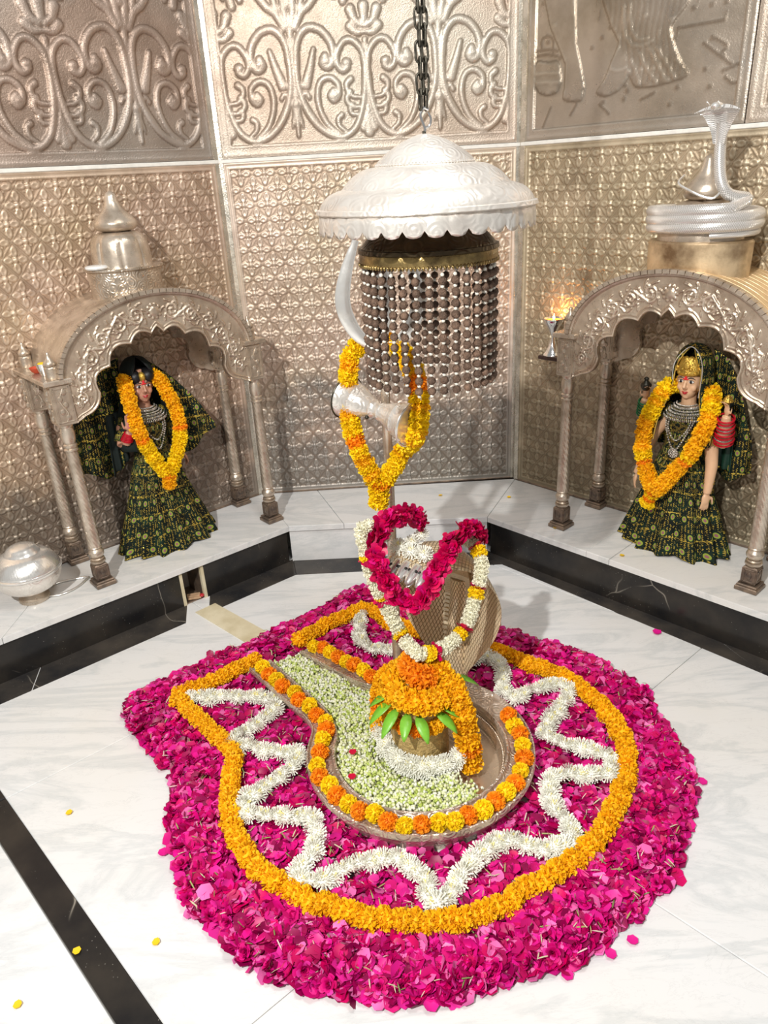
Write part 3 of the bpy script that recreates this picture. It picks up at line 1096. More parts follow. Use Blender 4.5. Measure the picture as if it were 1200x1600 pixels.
def arch_face(y_front, relief=True, NU=360, NV=52):
    I, O = pres(inner, NU), pres(outer, NU)
    v = np.linspace(0, 1, NV)
    P = I[:, None, :] * (1 - v)[None, :, None] + O[:, None, :] * v[None, :, None]
    X, Z = P[..., 0], P[..., 1]
    Hh = np.zeros_like(X)
    if relief:
        wid = np.linalg.norm(O - I, axis=1)[:, None]
        di, do = wid * v[None], wid * (1 - v)[None]
        Hh += 0.006 * np.exp(-((di - 0.006) / 0.005) ** 2) + 0.004 * np.exp(-((di - 0.020) / 0.003) ** 2)
        Hh += 0.006 * np.exp(-((do - 0.006) / 0.005) ** 2)
        mid = (I + O) / 2
        K = []
        for sg in (1, -1):
            cs = [(0.085, 1.178, 0.036), (0.170, 1.150, 0.036), (0.252, 1.102, 0.037), (0.318, 1.035, 0.037), (0.362, 0.955, 0.036), (0.385, 0.878, 0.026)]
            for k, (cx, cz, r) in enumerate(cs):
                d = 1 if k % 2 else -1
                K.append(([(sg * a, b) for a, b in spiral(cx, cz, r, PI * 0.5 * d + 0.4, 1.6, d)], 0.0048, 0.008))
                K.append(([(sg * a, b) for a, b in spiral(cx + 0.014, cz - 0.024 * d, r * 0.42, PI * 0.5 * d, 1.2, -d, 14)], 0.004, 0.007))
                if k < len(cs) - 1:
                    nx, nz, nr = cs[k + 1]
                    K.append(([(sg * cx, cz + r * d), (sg * (cx + nx) / 2 * 1.01, (cz + nz) / 2 + 0.002), (sg * nx, nz - nr * d)], 0.0055, 0.008))
                for j in range(7):
                    an = j * 0.9 + k
                    q = [(cx + q_ * math.cos(an + q_ * 22), cz + q_ * math.sin(an + q_ * 22)) for q_ in (r * 1.05, r * 1.3, r * 1.55)]
                    K.append(([(sg * a_, b_) for a_, b_ in q], 0.0042, 0.006))
                for j in range(5):
                    an = j * 1.25
                    K.append(([(sg * (cx + 0.012 * math.cos(an)), cz + 0.012 * math.sin(an)), (sg * (cx + 0.022 * math.cos(an + .5)), cz + 0.022 * math.sin(an + .5))], 0.0035, 0.006))
        K.append(([(0, 1.184), (0.001, 1.184)], 0.024, 0.012))
        for j in range(10):
            an = j * 2 * PI / 10
            K.append(([(0.028 * math.cos(an), 1.184 + 0.028 * math.sin(an)), (0.029 * math.cos(an), 1.184 + 0.029 * math.sin(an))], 0.008, 0.006))
        for pts, w, h in K:
            S = spline(pts, 0.0045)
            for (a, b) in S:
                m_ = (np.abs(X - a) < w) & (np.abs(Z - b) < w)
                if m_.any():
                    d2 = ((X[m_] - a) ** 2 + (Z[m_] - b) ** 2) / (w * w)
                    Hh[m_] = np.maximum(Hh[m_], h * np.sqrt(np.clip(1 - d2, 0, 1)))
    V = np.stack([X, y_front - Hh, Z], -1).reshape(-1, 3)
    idx = np.arange(NU * NV).reshape(NU, NV)
    F = np.stack([idx[:-1, :-1], idx[:-1, 1:], idx[1:, 1:], idx[1:, :-1]], -1).reshape(-1, 4)
    # side walls and back
    back = V[idx[:, [0, -1]].ravel()].copy()
    back[:, 1] = y_front + 0.022
    V2 = np.vstack([V, back])
    nb = len(V)
    bi = nb + np.arange(NU * 2).reshape(NU, 2)
    F2 = [F, np.stack([idx[:-1, 0], idx[1:, 0], bi[1:, 0], bi[:-1, 0]], -1), np.stack([idx[1:, -1], idx[:-1, -1], bi[:-1, 1], bi[1:, 1]], -1),
          np.stack([bi[:-1, 0], bi[1:, 0], bi[1:, 1], bi[:-1, 1]], -1)]
    return V2, np.vstack(F2)


Va, Fa = arch_face(-0.028)
arch_me = quads('front_arch', Va, Fa, M['arch'])
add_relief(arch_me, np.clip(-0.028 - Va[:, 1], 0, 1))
Vb, Fb = arch_face(0.33, False, 120, 4)
back_me = quads('back_arch', Vb, Fb, M['shrine'], smooth=False)

# shared small meshes
g = G().lathe(smooth_prof([(0.025, 0.0), (0.027, 0.008), (0.026, 0.03), (0.027, 0.045), (0.022, 0.052)], 2), 20).lathe(onion(0.026, 0.05, 0.062), 20)
fin_me = mesh_of('corner_finial', g, M['shrine'], True, 40)
g = G().box(-0.040, 0.040, -0.040, 0.040, 0.782, 0.955, bev=0.004)
for k in range(4):
    R = Matrix.Rotation(k * PI / 2, 4, 'Z')
    for (x0, x1, z0, z1) in ((-0.034, -0.028, 0.795, 0.945), (0.028, 0.034, 0.795, 0.945), (-0.034, 0.034, 0.795, 0.801), (-0.034, 0.034, 0.939, 0.945)):
        g.box(x0, x1, -0.044, -0.038, z0, z1, bev=0.0015, mat=R)
    for j in range(5):
        g.ball(R @ Vector((0.010 * (-1) ** j, -0.040, 0.815 + j * 0.027)), (0.012, 0.006, 0.013), 8, 6)
    g.tube([R @ Vector((0.012 * math.sin(q * 0.9), -0.042, 0.80 + q * 0.0175)) for q in range(9)], 0.003, 6)
post_me = mesh_of('corner_post', g, M['shrine'], True, 30)
# side valance with cusped opening
sh = arcpts((0.0, 0.80), (0.045, 0.86), 0.01) + arcpts((0.045, 0.86), (0.105, 0.915), 0.018) + arcpts((0.105, 0.915), (0.165, 0.93), 0.012) + [(0.165, 0.93)]
side = [(y, z) for y, z in sh] + [(0.33 - y, z) for y, z in sh[::-1][1:]]
g = G()
n = len(side)
Vv = []
for x in (-0.008, 0.008):
    for (y, z) in side:
        Vv += [(x, y, z), (x, y, 0.956)]
F_ = []
for k in range(n - 1):
    a = 2 * k
    F_ += [(a, a + 2, a + 3, a + 1), (2 * n + a, 2 * n + a + 1, 2 * n + a + 3, 2 * n + a + 2), (a, 2 * n + a, 2 * n + a + 2, a + 2)]
g.add(Vv, F_)
sidep_me = mesh_of('side_arch', g, M['shrine_e'], False)


def build_shrine(label, loc, rz, kind):
    root = thing('shrine_canopy', label, 'shrine', loc, rz, 'arched silver shrine canopies')
    for sx in (-1, 1):
        for y in (0.0, 0.33):
            c = link('column', col_me, root, (sx * 0.47, y, 0))
            link('column_base', base_me, c)
            link('corner_post', post_me, root, (sx * 0.47, y, 0))
            link('corner_finial', fin_me, root, (sx * 0.475, y + (0.0 if y else 0.0), 0.978))
        link('side_arch', sidep_me, root, (sx * 0.47, 0, 0))
        g = G().box(sx * 0.475 - 0.058, sx * 0.475 + 0.058, -0.050, 0.372, 0.956, 0.978, bev=0.004)
        obj('cornice', g, M['shrine'], root, True, angle=30)
    link('front_arch', arch_me, root)
    link('back_arch', back_me, root)
    # barrel roof
    ang = np.linspace(0.0, PI, 60)
    O = [(0.456 * math.cos(t), 0.957 + 0.309 * math.sin(t)) for t in ang]
    I = [(0.440 * math.cos(t), 0.957 + 0.293 * math.sin(t)) for t in ang]
    g = G()
    V = []
    for y in (-0.022, 0.374):
        V += [(x, y, z) for x, z in O] + [(x, y, z) for x, z in I]
    n = 60
    F = []
    for k in range(n - 1):
        F += [(k, k + 1, 2 * n + k + 1, 2 * n + k), (n + k + 1, n + k, 3 * n + k, 3 * n + k + 1), (k + 1, k, n + k, n + k + 1), (2 * n + k, 2 * n + k + 1, 3 * n + k + 1, 3 * n + k)]
    g.add(V, F)
    roof = obj('roof', g, M['shrine'] if kind == 'left' else M['roofgold'], root, True, 40)
    if kind == 'right':
        roof['label'] = 'golden brass roof sheet with lap joints'
        g = G()
        for k in range(9):
            y = 0.02 + k * 0.042
            g.tube([(0.4575 * math.cos(t), y, 0.957 + 0.3095 * math.sin(t)) for t in ang], 0.0012, 5)
        obj('lap_seam', g, M['drumbrass'], roof)
    # notched rim over the arch
    g = G()
    NB = 46
    for k in range(NB):
        t0, t1 = PI * (k + 0.06) / NB, PI * (k + 0.94) / NB
        V = []
        for y in (-0.052, -0.020):
            for t in (t0, t1):
                for r_ in (0.0, 0.016):
                    V.append(((0.452 + r_) * math.cos(t), y, 0.957 + (0.304 + r_) * math.sin(t)))
        g.add(V, [(0, 1, 3, 2), (4, 6, 7, 5), (0, 4, 5, 1), (2, 3, 7, 6), (1, 5, 7, 3), (0, 2, 6, 4)])
    e = obj('notched_rim', g, M['shrine'], root, False)
    g = G().tube([(0.450 * math.cos(t), -0.036, 0.957 + 0.302 * math.sin(t)) for t in ang], 0.008, 6)
    obj('rim_bead', g, M['shrine'], root)
    # drum, dome and onion finial
    cy = 0.16
    if kind == 'left':
        g = G().lathe([(0.152, 1.20), (0.158, 1.24), (0.160, 1.352), (0.174, 1.358), (0.174, 1.366), (0.02, 1.368)], 48, sy=0.86)
        d = obj('drum', g, M['shrine_e'], root, True, 30, (-0.02, cy, 0))
        g = G().lathe(smooth_prof([(0.128, 1.366), (0.126, 1.38), (0.125, 1.42), (0.117, 1.47), (0.10, 1.497), (0.07, 1.508), (0.001, 1.512)], 4), 64,
                      rfun=lambda r, a, z: r * (1 - 0.045 * max(0, 1 - abs(((a * 8 / (2 * PI)) % 1) - 0.5) * 14) + 0.02 * max(0, 1 - abs(abs(((a * 8 / (2 * PI)) % 1) - 0.5) - .1) * 20)))
        obj('dome', g, M['shrine'], root, True, 50, (-0.02, cy, 0))
        g = G().lathe(onion(0.092, 1.508, 0.165), 32)
        obj('onion_finial', g, M['shrine'], root, True, 60, (-0.02, cy, 0))
    else:
        g = G().lathe([(0.205, 1.18), (0.205, 1.24), (0.208, 1.362), (0.200, 1.370), (0.02, 1.372)], 48, sy=0.72)
        d = obj('drum', g, M['drumbrass'], root, True, 30, (0.005, cy + 0.005, 0))
        d['label'] = 'patinated brown brass drum'
        g = G().lathe(smooth_prof([(0.165, 1.37), (0.163, 1.40), (0.15, 1.45), (0.12, 1.49), (0.07, 1.515), (0.001, 1.522)], 4), 64,
                      rfun=lambda r, a, z: r * (1 + 0.03 * abs(math.sin(a * 6))), sy=0.8)
        obj('dome', g, M['shrine'], root, True, 50, (0.005, cy, 0))
        g = G().lathe(onion(0.088, 1.515, 0.165), 32)
        obj('onion_finial', g, M['shrine'], root, True, 60, (0.012, cy, 0))
    return root


def shrine_loc(P0, az, s):
    p = on(P0, az, s, 0.36)
    return (p[0], p[1], LZ)


LLOC = shrine_loc(CL, AL, -0.637)
RLOC = shrine_loc(CR, AR, 1.035)
build_shrine('silver arched shrine canopy on the left ledge, with an onion finial and no snake', LLOC, AL, 'left')
build_shrine('silver arched shrine canopy on the right ledge, with golden roof and brass drum', RLOC, AR, 'right')


def loc_in(L, rz, p):
    q = Matrix.Rotation(rz, 4, 'Z') @ Vector(p)
    return (L[0] + q.x, L[1] + q.y, L[2] + q.z)


# things lying on the canopies
g = G().lathe([(0.04, 0.0), (0.045, 0.006), (0.043, 0.014), (0.035, 0.017), (0.002, 0.018)], 20, sx=1.1)
t = obj('marble_disc', g, M['marble'], None, True, 40, loc_in(LLOC, AL, (-0.155, 0.12, 1.368)))
tag(t, 'small white marble disc lying on the drum of the left shrine canopy', 'disc')
t = thing('steel_cup', 'small steel cup of yellow powder on the left shrine cornice', 'cup', loc_in(LLOC, AL, (-0.478, 0.085, 0.979)))
g = G().lathe([(0.016, 0.0), (0.02, 0.012), (0.027, 0.04), (0.029, 0.052), (0.026, 0.052), (0.02, 0.03)], 20)
obj('bowl', g, M['steel'], t)
g = G().lathe([(0.024, 0.044), (0.018, 0.054), (0.001, 0.057)], 16)
obj('powder', g, M['yellowp'], t)
t = thing('clay_lamp', 'small red clay saucer behind the steel cup on the left cornice', 'saucer', loc_in(LLOC, AL, (-0.482, 0.165, 0.979)))
g = G().lathe([(0.014, 0), (0.024, 0.008), (0.032, 0.024), (0.029, 0.024), (0.018, 0.012), (0.001, 0.01)], 18)
obj('saucer', g, M['red'], t)

# silver snake coiled on the right canopy
t = thing('snake_ornament', 'silver snake coiled three times round the right shrine dome, hood raised', 'snake figure', loc_in(RLOC, AR, (0.0, 0.165, 1.372)), AR)
pts, rad = [], []
NC = 150
for k in range(NC):
    u = k / (NC - 1)
    a = -PI * 0.35 + u * 2 * PI * 3.05
    pts.append((0.01 + 0.208 * math.cos(a), -0.004 + 0.152 * math.sin(a), 0.022 + u * 0.095))
    rad.append(0.010 + 0.0125 * min(1, u * 3))
last = pts[-1]
neck = spline([last, (0.185, -0.03, 0.145), (0.135, -0.085, 0.165), (0.105, -0.095, 0.21), (0.085, -0.085, 0.28), (0.078, -0.08, 0.35), (0.082, -0.09, 0.41)], 0.015)
for k, q in enumerate(neck[1:]):
    pts.append(tuple(q))
    rad.append(0.0225 - 0.002 * k / len(neck))
g = G().tube(pts, rad, 14, uvs=True)
body = obj('body', g, M['snake'], t, True, 60)


def hood_sheet(sp, wid, Rv, Fv, curl, nv=17, th=0.008, ribs=0.0, nu=None):
    """cobra hood: sp spine points, wid half widths, Rv side vector, Fv list of front normals"""
    g = G()
    n = len(sp)
    V, UV = [], []
    L = 0
    for sd in (0, 1):
        L = 0
        for i in range(n):
            if i:
                L += (sp[i] - sp[i - 1]).length
            for j in range(nv):
                v = -1 + 2 * j / (nv - 1)
                edge = (1 - v * v)
                off = Fv[i] * (curl[i] * v * v) + (Fv[i] * (th * (0.25 + edge)) if sd == 0 else -Fv[i] * (th * (0.25 + edge)))
                if sd == 0 and ribs and abs(v) < 0.24:
                    off = off + Fv[i] * ribs * (0.6 + 0.5 * abs(math.sin(L * 95)))
                V.append(sp[i] + Rv[i] * (wid[i] * v) + off)
                UV.append((v * wid[i] * 3, L))
    F = []
    o = n * nv
    for i in range(n - 1):
        for j in range(nv - 1):
            a = i * nv + j
            F.append((a, a + 1, a + nv + 1, a + nv))
            F.append((o + a, o + a + nv, o + a + nv + 1, o + a + 1))
        a = i * nv
        F.append((a, a + nv, o + a + nv, o + a))
        a = i * nv + nv - 1
        F.append((a + nv, a, o + a, o + a + nv))
    F.append(tuple(range(nv - 1, -1, -1)) + tuple(o + j for j in range(nv)))
    b = (n - 1) * nv
    F.append(tuple(b + j for j in range(nv)) + tuple(o + b + j for j in range(nv - 1, -1, -1)))
    g.add(V, F, 0, UV)
    return g


sp = [Vector(p) for p in spline([(0.080, -0.080, 0.34), (0.080, -0.083, 0.38), (0.080, -0.088, 0.42), (0.080, -0.10, 0.452), (0.078, -0.128, 0.462)], 0.008)]
n = len(sp)
wid = [0.022 + 0.062 * (k / (n - 1)) ** 1.5 for k in range(n)]
Fv = [Vector((0, -1, 0)).lerp(Vector((0, -0.5, -0.9)), (k / (n - 1)) ** 2).normalized() for k in range(n)]
obj('hood', hood_sheet(sp, wid, [Vector((1, 0, 0))] * n, Fv, [0.02] * n, 15, 0.006, 0.002), M['snake'], t, True, 50)
g = G()
g.ball((0.078, -0.145, 0.462), (0.020, 0.030, 0.014), 14, 8)
hd = obj('head', g, M['silver'], t)
g = G().tube([(0.06, -0.165, 0.466), (0.058, -0.185, 0.476)], 0.0025, 6).tube([(0.096, -0.165, 0.466), (0.1, -0.185, 0.474)], 0.0025, 6)
obj('fang', g, M['silver'], hd)
tl = spline([(0.02 - 0.09, -0.04, 0.235), (-0.055, -0.11, 0.21), (0.0, -0.13, 0.185), (0.06, -0.128, 0.160), (0.095, -0.115, 0.155), (0.11, -0.105, 0.175)], 0.012)
g = G().tube(tl, 0.0045, 8)
obj('tail', g, M['silver'], t)

# ------------------------------------------------------------ flower meshes
def flower(name, n, R, Rz, plen, pw, mats, zmin=-1.0, heart=None, jit=0.25, seed=1, droop=0.15):
    r = np.random.default_rng(seed)
    g = G()
    g.ball((0, 0, 0), (R * 0.74, R * 0.74, Rz * 0.74), 10, 6, 0)
    ga = PI * (3 - math.sqrt(5))
    for k in range(n):
        z = zmin + (1 - zmin) * (k + 0.5) / n
        rr = math.sqrt(max(0, 1 - z * z))
        a = k * ga
        d = Vector((rr * math.cos(a) + r.normal(0, jit * .3), rr * math.sin(a) + r.normal(0, jit * .3), z + r.normal(0, jit * .3))).normalized()
        base = Vector((d.x * R, d.y * R, d.z * Rz)) * 0.66
        nd = Vector((d.x / R, d.y / R, d.z / Rz)).normalized()
        nd = (nd * 0.6 + d * 0.4).normalized()
        q = Vector(r.normal(0, 1, 3))
        w = nd.cross(q).normalized()
        if heart is not None:
            w = nd.cross(Vector((0, 0, 1)))
            w = w.normalized() if w.length > 1e-3 else Vector((1, 0, 0))
        L = plen * r.uniform(0.8, 1.15)
        tip = base + nd * L + Vector((0, 0, -droop * L))
        side = nd.cross(w) * (pw * 0.35)
        mi = 1 if (heart is not None and z > heart) else 0
        if mi:
            tip = base + nd * L * 0.6
        g.add([base - w * pw * 0.45, base + w * pw * 0.45, tip + w * pw * 0.9 + side, tip + nd * L * 0.16 - side * 0.6, tip - w * pw * 0.9 + side], [(0, 1, 2, 3), (0, 3, 4)], mi)
    return mesh_of(name, g, mats, True, 60)


BALL_Y = [flower('marigold', 170, 0.0285, 0.024, 0.011, 0.0062, [M['mar_y']], seed=s) for s in (1, 2)]
BALL_O = [flower('marigold', 170, 0.0300, 0.023, 0.011, 0.0062, [M['mar_o']], seed=s) for s in (3, 4)]
DISC = {k: [flower('marigold_' + k, 110, 1.0, 0.52, 0.36, 0.17, [M[k]], seed=s) for s in (5, 6, 7)] for k in ('mar_m', 'mar_y', 'mar_o', 'cream_fl')}
CHR = [flower('chrysanthemum', 90, 1.0, 0.62, 0.52, 0.09, [M['chr'], M['chrc']], -0.25, 0.93, seed=s, droop=0.0, jit=0.18) for s in (8, 9, 10)]


def rose_mesh(name, seed, colf, open_=1.0):
    """unit-radius rose: cupped petals in whorls"""
    r = np.random.default_rng(seed)
    V, F, Cc = [], [], []
    for (cnt, rad, lean, w, h) in ((3, 0.12, 0.05, 0.42, 0.62), (4, 0.28, 0.22, 0.55, 0.68), (5, 0.42, 0.50 * open_, 0.70, 0.66), (5, 0.52, 0.85 * open_, 0.78, 0.62)):
        off = r.uniform(0, 6.28)
        for k in range(cnt):
            a = off + 2 * PI * k / cnt + r.normal(0, 0.12)
            c = colf(r)
            b = len(V)
            for j in range(4):
                v = j / 3
                for i in range(4):
                    u = -1 + 2 * i / 3
                    ww = w * (0.45 + 0.75 * v - 0.45 * v * v) * (1 - 0.12 * (v > 0.9) * abs(u))
                    rr = rad * (0.3 + 0.7 * v) + lean * h * v * v - 0.16 * u * u * ww
                    x, y = rr, u * ww * 0.62
                    z = -0.25 + h * v * (1 - 0.25 * lean) - 0.10 * abs(u) * v + r.normal(0, 0.025)
                    V.append((x * math.cos(a) - y * math.sin(a), x * math.sin(a) + y * math.cos(a), z))
                    Cc.append([q * (0.7 + 0.4 * v) for q in c])
            for j in range(3):
                for i in range(3):
                    q = b + j * 4 + i
                    F.append((q, q + 1, q + 5, q + 4))
    # green sepals below
    for k in range(5):
        a = 2 * PI * k / 5
        b = len(V)
        for (rr, zz, ww) in ((0.1, -0.3, 0.10), (0.5, -0.25, 0.05)):
            for s_ in (-1, 1):
                V.append((rr * math.cos(a) - s_ * ww * math.sin(a), rr * math.sin(a) + s_ * ww * math.cos(a), zz))
                Cc.append((0.25, 0.35, 0.1))
        F.append((b, b + 1, b + 3, b + 2))
    return quads(name, np.array(V), np.array(F), M['rose'], np.array(Cc))


def pink(r):
    k = r.random()
    if k < 0.5:
        return (0.70, 0.004, 0.20)
    if k < 0.75:
        return (0.55, 0.002, 0.12)
    if k < 0.88:
        return (0.80, 0.04, 0.36)
    return (0.30, 0.0, 0.07)


def crimson(r):
    return [(0.62, 0.0, 0.10), (0.45, 0.0, 0.06), (0.75, 0.01, 0.22), (0.68, 0.0, 0.08)][int(r.integers(0, 4))]


ROSE = [rose_mesh('rose', 20 + k, pink, 0.7 + 0.2 * k) for k in range(4)]
ROSE_C = [rose_mesh('crimson_rose', 30 + k, crimson, 0.9 + 0.15 * k) for k in range(3)]


def put(me, name, parent, loc, scale, axis=None, roll=None):
    o = link(name, me, parent)
    q = Vector(axis).to_track_quat('Z', 'Y') if axis is not None else Vector((0, 0, 1)).to_track_quat('Z', 'Y')
    R = q.to_matrix().to_4x4() @ Matrix.Rotation(random.uniform(0, 6.28) if roll is None else roll, 4, 'Z')
    sc = (scale, scale, scale) if not hasattr(scale, '__len__') else scale
    o.matrix_local = Matrix.Translation(loc) @ R @ Matrix.Diagonal((*sc, 1))
    return o


def garland(name, label, pts, r, step, pattern, closed=False, cat='garland', group=None, pname='marigold', squash=0.9, jit=0.05, origin=None):
    P = resample(pts, step, closed)
    o0 = Vector(P[0]) if origin is None else Vector(origin)
    g = G().tube([Vector(p) - o0 for p in P], r * 0.25, 6, closed=closed)
    root = obj(name, g, M['thread'], None)
    root.location = o0
    tag(root, label, cat, group)
    n = len(P)
    for i in range(n):
        t = Vector(P[(i + 1) % n] - P[i - 1]) if closed else Vector(P[min(i + 1, n - 1)] - P[max(i - 1, 0)])
        kind = pattern(i / n, i)
        if kind is None:
            continue
        me, sc, nm = kind
        ax = t.normalized() + Vector((random.gauss(0, .12), random.gauss(0, .12), random.gauss(0, .12)))
        s_ = r * sc * random.uniform(0.94, 1.06)
        loc = Vector(P[i]) - o0 + Vector((random.gauss(0, r * jit), random.gauss(0, r * jit), random.gauss(0, r * jit)))
        put(me, nm, root, loc, (s_, s_, s_ * squash), ax)
    return root


def pat_mix(*kinds):
    """kinds: (upto fraction, key)"""
    def f(u, i):
        for lim, key in kinds:
            if u <= lim:
                return (random.choice(DISC[key]), 1.0, 'marigold')
        return (random.choice(DISC[kinds[-1][1]]), 1.0, 'marigold')
    return f


# ------------------------------------------------------------ tray, spout and lingam
TC = Vector((0.076, 1.995, 0))
R_OUT, R_IN = 0.389, 0.292
MO, MI = [], []
oe, ie = Vector((-0.580, 2.494)), Vector((-0.500, 2.548))
oj, ij = Vector((-0.288, 2.120)), Vector((-0.205, 2.150))
for k in range(14):
    u = k / 14
    MO.append(oe.lerp(oj, u))
    MI.append(ie.lerp(ij, u))
a0, a1 = math.radians(162), math.radians(462)
for k in range(100):
    a = a0 + (a1 - a0) * k / 99
    MO.append(Vector((TC.x + R_OUT * math.cos(a), TC.y + R_OUT * math.sin(a))))
    MI.append(Vector((TC.x + R_IN * math.cos(a), TC.y + R_IN * math.sin(a))))
oj2, ij2 = Vector((-0.052, 2.395)), Vector((-0.110, 2.330))
oe2, ie2 = Vector((-0.325, 2.660)), Vector((-0.385, 2.590))
for k in range(1, 15):
    u = k / 14
    MO.append(oj2.lerp(oe2, u))
    MI.append(ij2.lerp(ie2, u))
# soften the joins
for _ in range(3):
    for A in (MO, MI):
        B_ = [p.copy() for p in A]
        for k in range(1, len(A) - 1):
            A[k] = (B_[k - 1] + B_[k] * 2 + B_[k + 1]) / 4
TP = [(0.42, 0.0), (0.36, 0.02), (0.22, 0.045), (0.18, 0.055), (0.05, 0.078), (-0.02, 0.086), (-0.02, 0.098), (0.0, 0.106), (0.05, 0.107), (0.08, 0.100), (0.10, 0.098), (0.80, 0.094), (0.86, 0.097), (0.90, 0.105), (0.97, 0.106), (1.0, 0.100), (1.0, 0.085)]
TI = [(1.0, 0.085), (1.03, 0.080), (1.04, 0.066), (1.12, 0.060), (1.15, 0.040), (1.20, 0.030), (1.24, 0.026)]
tray = thing('offering_tray', 'round silver tray with a long spout, full of buds, round the stone', 'tray', (TC.x, TC.y, 0))


def sweep(prof, beads=None):
    g = G()
    n = len(MO)
    V, F = [], []
    for k in range(n):
        for (o_, z) in prof:
            p = MO[k].lerp(MI[k], o_)
            V.append((p.x - TC.x, p.y - TC.y, z + 0.001))
    q = len(prof)
    for k in range(n - 1):
        for j in range(q - 1):
            a = k * q + j
            F.append((a, a + q, a + q + 1, a + 1))
    g.add(V, F)
    return g


obj('rim', sweep(TP), M['tray'], tray, True, 40)
obj('inner_wall', sweep(TI), M['traypl'], tray, True, 40)
g = G()
n = len(MI)
for k in range(0, n - 1):
    for f_ in (0.25, 0.75):
        a, b = MI[k], MI[k + 1]
        o_ = MO[k].lerp(MI[k], 1.085)
        o2 = MO[k + 1].lerp(MI[k + 1], 1.085)
        p = o_.lerp(o2, f_)
        t_ = (o2 - o_)
        g.ball((p.x - TC.x, p.y - TC.y, 0.066), (0.0052, 0.0052, 0.008), 6, 4)
sw = obj('beading', g, M['traypl'], tray)
floorpts = [((MO[k].lerp(MI[k], 1.22)).x - TC.x, (MO[k].lerp(MI[k], 1.22)).y - TC.y) for k in range(n)]
g = G()
V = [(x, y, z) for z in (0.002, 0.028) for x, y in floorpts]
F = [tuple(reversed(range(n))), tuple(range(n, 2 * n))] + [(k, (k + 1) % n, n + (k + 1) % n, n + k) for k in range(n)]
g.add(V, F)
obj('basin_floor', g, M['traypl'], tray, False)

LC = Vector((0.078, 2.005, 0))
lg = thing('lingam', 'upright rounded stone coated in yellow sandal paste, in the tray centre', 'sacred stone', (LC.x, LC.y, 0.029))
g = G().lathe(smooth_prof([(0.097, 0.02), (0.098, 0.10), (0.095, 0.20), (0.088, 0.27), (0.066, 0.325), (0.03, 0.350), (0.001, 0.354)], 5), 48,
              rfun=lambda r, a, z: r * (1 + 0.018 * math.sin(a * 9 + z * 60) * math.sin(z * 130 + a * 5) + 0.01 * math.sin(a * 31 + z * 300)))
obj('shaft', g, M['sandal'], lg)
g = G().lathe([(0.150, 0.0), (0.150, 0.012), (0.142, 0.02), (0.122, 0.024), (0.120, 0.034), (0.105, 0.038), (0.02, 0.038)], 48)
obj('plinth', g, M['tray'], lg, True, 40)

# ---- jasmine buds heaped in the tray (nobody could count them)
def scatter(name, tv, tf, pos, rots, scl, cols, mat, parent=None, vcol=None):
    tv = np.array(tv, float)
    tf = np.array(tf)
    n, k = len(pos), len(tv)
    W = np.einsum('nij,kj->nki', rots, tv) * scl[:, None, None] + pos[:, None, :]
    F = (tf[None] + (np.arange(n) * k)[:, None, None]).reshape(-1, tf.shape[1])
    cc = np.repeat(cols[:, None, :], k, 1)
    if vcol is not None:
        cc = cc * np.array(vcol)[None, :, None]
    me = quads(name, W.reshape(-1, 3), F, mat, cc.reshape(-1, 3))
    return link(name, me, parent)


def rand_rots(n, tilt, r):
    """rotation by a tilt away from vertical about a random horizontal axis, then a yaw"""
    yaw = r.uniform(0, 2 * PI, n)
    ax = r.uniform(0, 2 * PI, n)
    th = tilt if hasattr(tilt, '__len__') else np.abs(r.normal(0, tilt, n))
    ux, uy = np.cos(ax), np.sin(ax)
    c, s = np.cos(th), np.sin(th)
    Rt = np.zeros((n, 3, 3))
    Rt[:, 0, 0] = c + ux * ux * (1 - c); Rt[:, 0, 1] = ux * uy * (1 - c); Rt[:, 0, 2] = uy * s
    Rt[:, 1, 0] = ux * uy * (1 - c); Rt[:, 1, 1] = c + uy * uy * (1 - c); Rt[:, 1, 2] = -ux * s
    Rt[:, 2, 0] = -uy * s; Rt[:, 2, 1] = ux * s; Rt[:, 2, 2] = c
    Ry = np.zeros((n, 3, 3))
    Ry[:, 0, 0] = np.cos(yaw); Ry[:, 0, 1] = -np.sin(yaw); Ry[:, 1, 0] = np.sin(yaw); Ry[:, 1, 1] = np.cos(yaw); Ry[:, 2, 2] = 1
    return Rt @ Ry


BUD_V = [(0, 0, -0.2), (0.28, 0, 0.25), (0, 0.28, 0.25), (-0.28, 0, 0.25), (0, -0.28, 0.25), (0, 0, 1.0), (0.34, 0, 0.6), (0, 0.34, 0.6), (-0.34, 0, 0.6), (0, -0.34, 0.6)]
BUD_F = [(1, 2, 7, 6), (2, 3, 8, 7), (3, 4, 9, 8), (4, 1, 6, 9), (0, 2, 1, 1), (0, 3, 2, 2), (0, 4, 3, 3), (0, 1, 4, 4), (6, 7, 5, 5), (7, 8, 5, 5), (8, 9, 5, 5), (9, 6, 5, 5)]
BUD_F = [f if f[2] != f[3] else f for f in BUD_F]
BUD_Q = [(1, 2, 7, 6), (2, 3, 8, 7), (3, 4, 9, 8), (4, 1, 6, 9), (0, 1, 4, 3), (0, 3, 2, 1), (5, 6, 7, 8), (5, 8, 9, 6)]
basin = [(MO[k].lerp(MI[k], 1.10).x, MO[k].lerp(MI[k], 1.10).y) for k in range(len(MI))]
r = np.random.default_rng(11)
P = np.stack([r.uniform(-0.56, 0.40, 60000), r.uniform(1.68, 2.68, 60000)], 1)
P = P[inside(P, basin)]
d = P - np.array((TC.x, TC.y))
an = np.degrees(np.arctan2(d[:, 1], d[:, 0]))
rad_ = np.hypot(d[:, 0], d[:, 1])
dl = np.hypot(P[:, 0] - LC.x, P[:, 1] - LC.y)
edge = r.normal(0, 4, len(P))
ok = ~((an > -52 + edge) & (an < 112 + edge) & (rad_ < 0.34)) & (dl > 0.125)
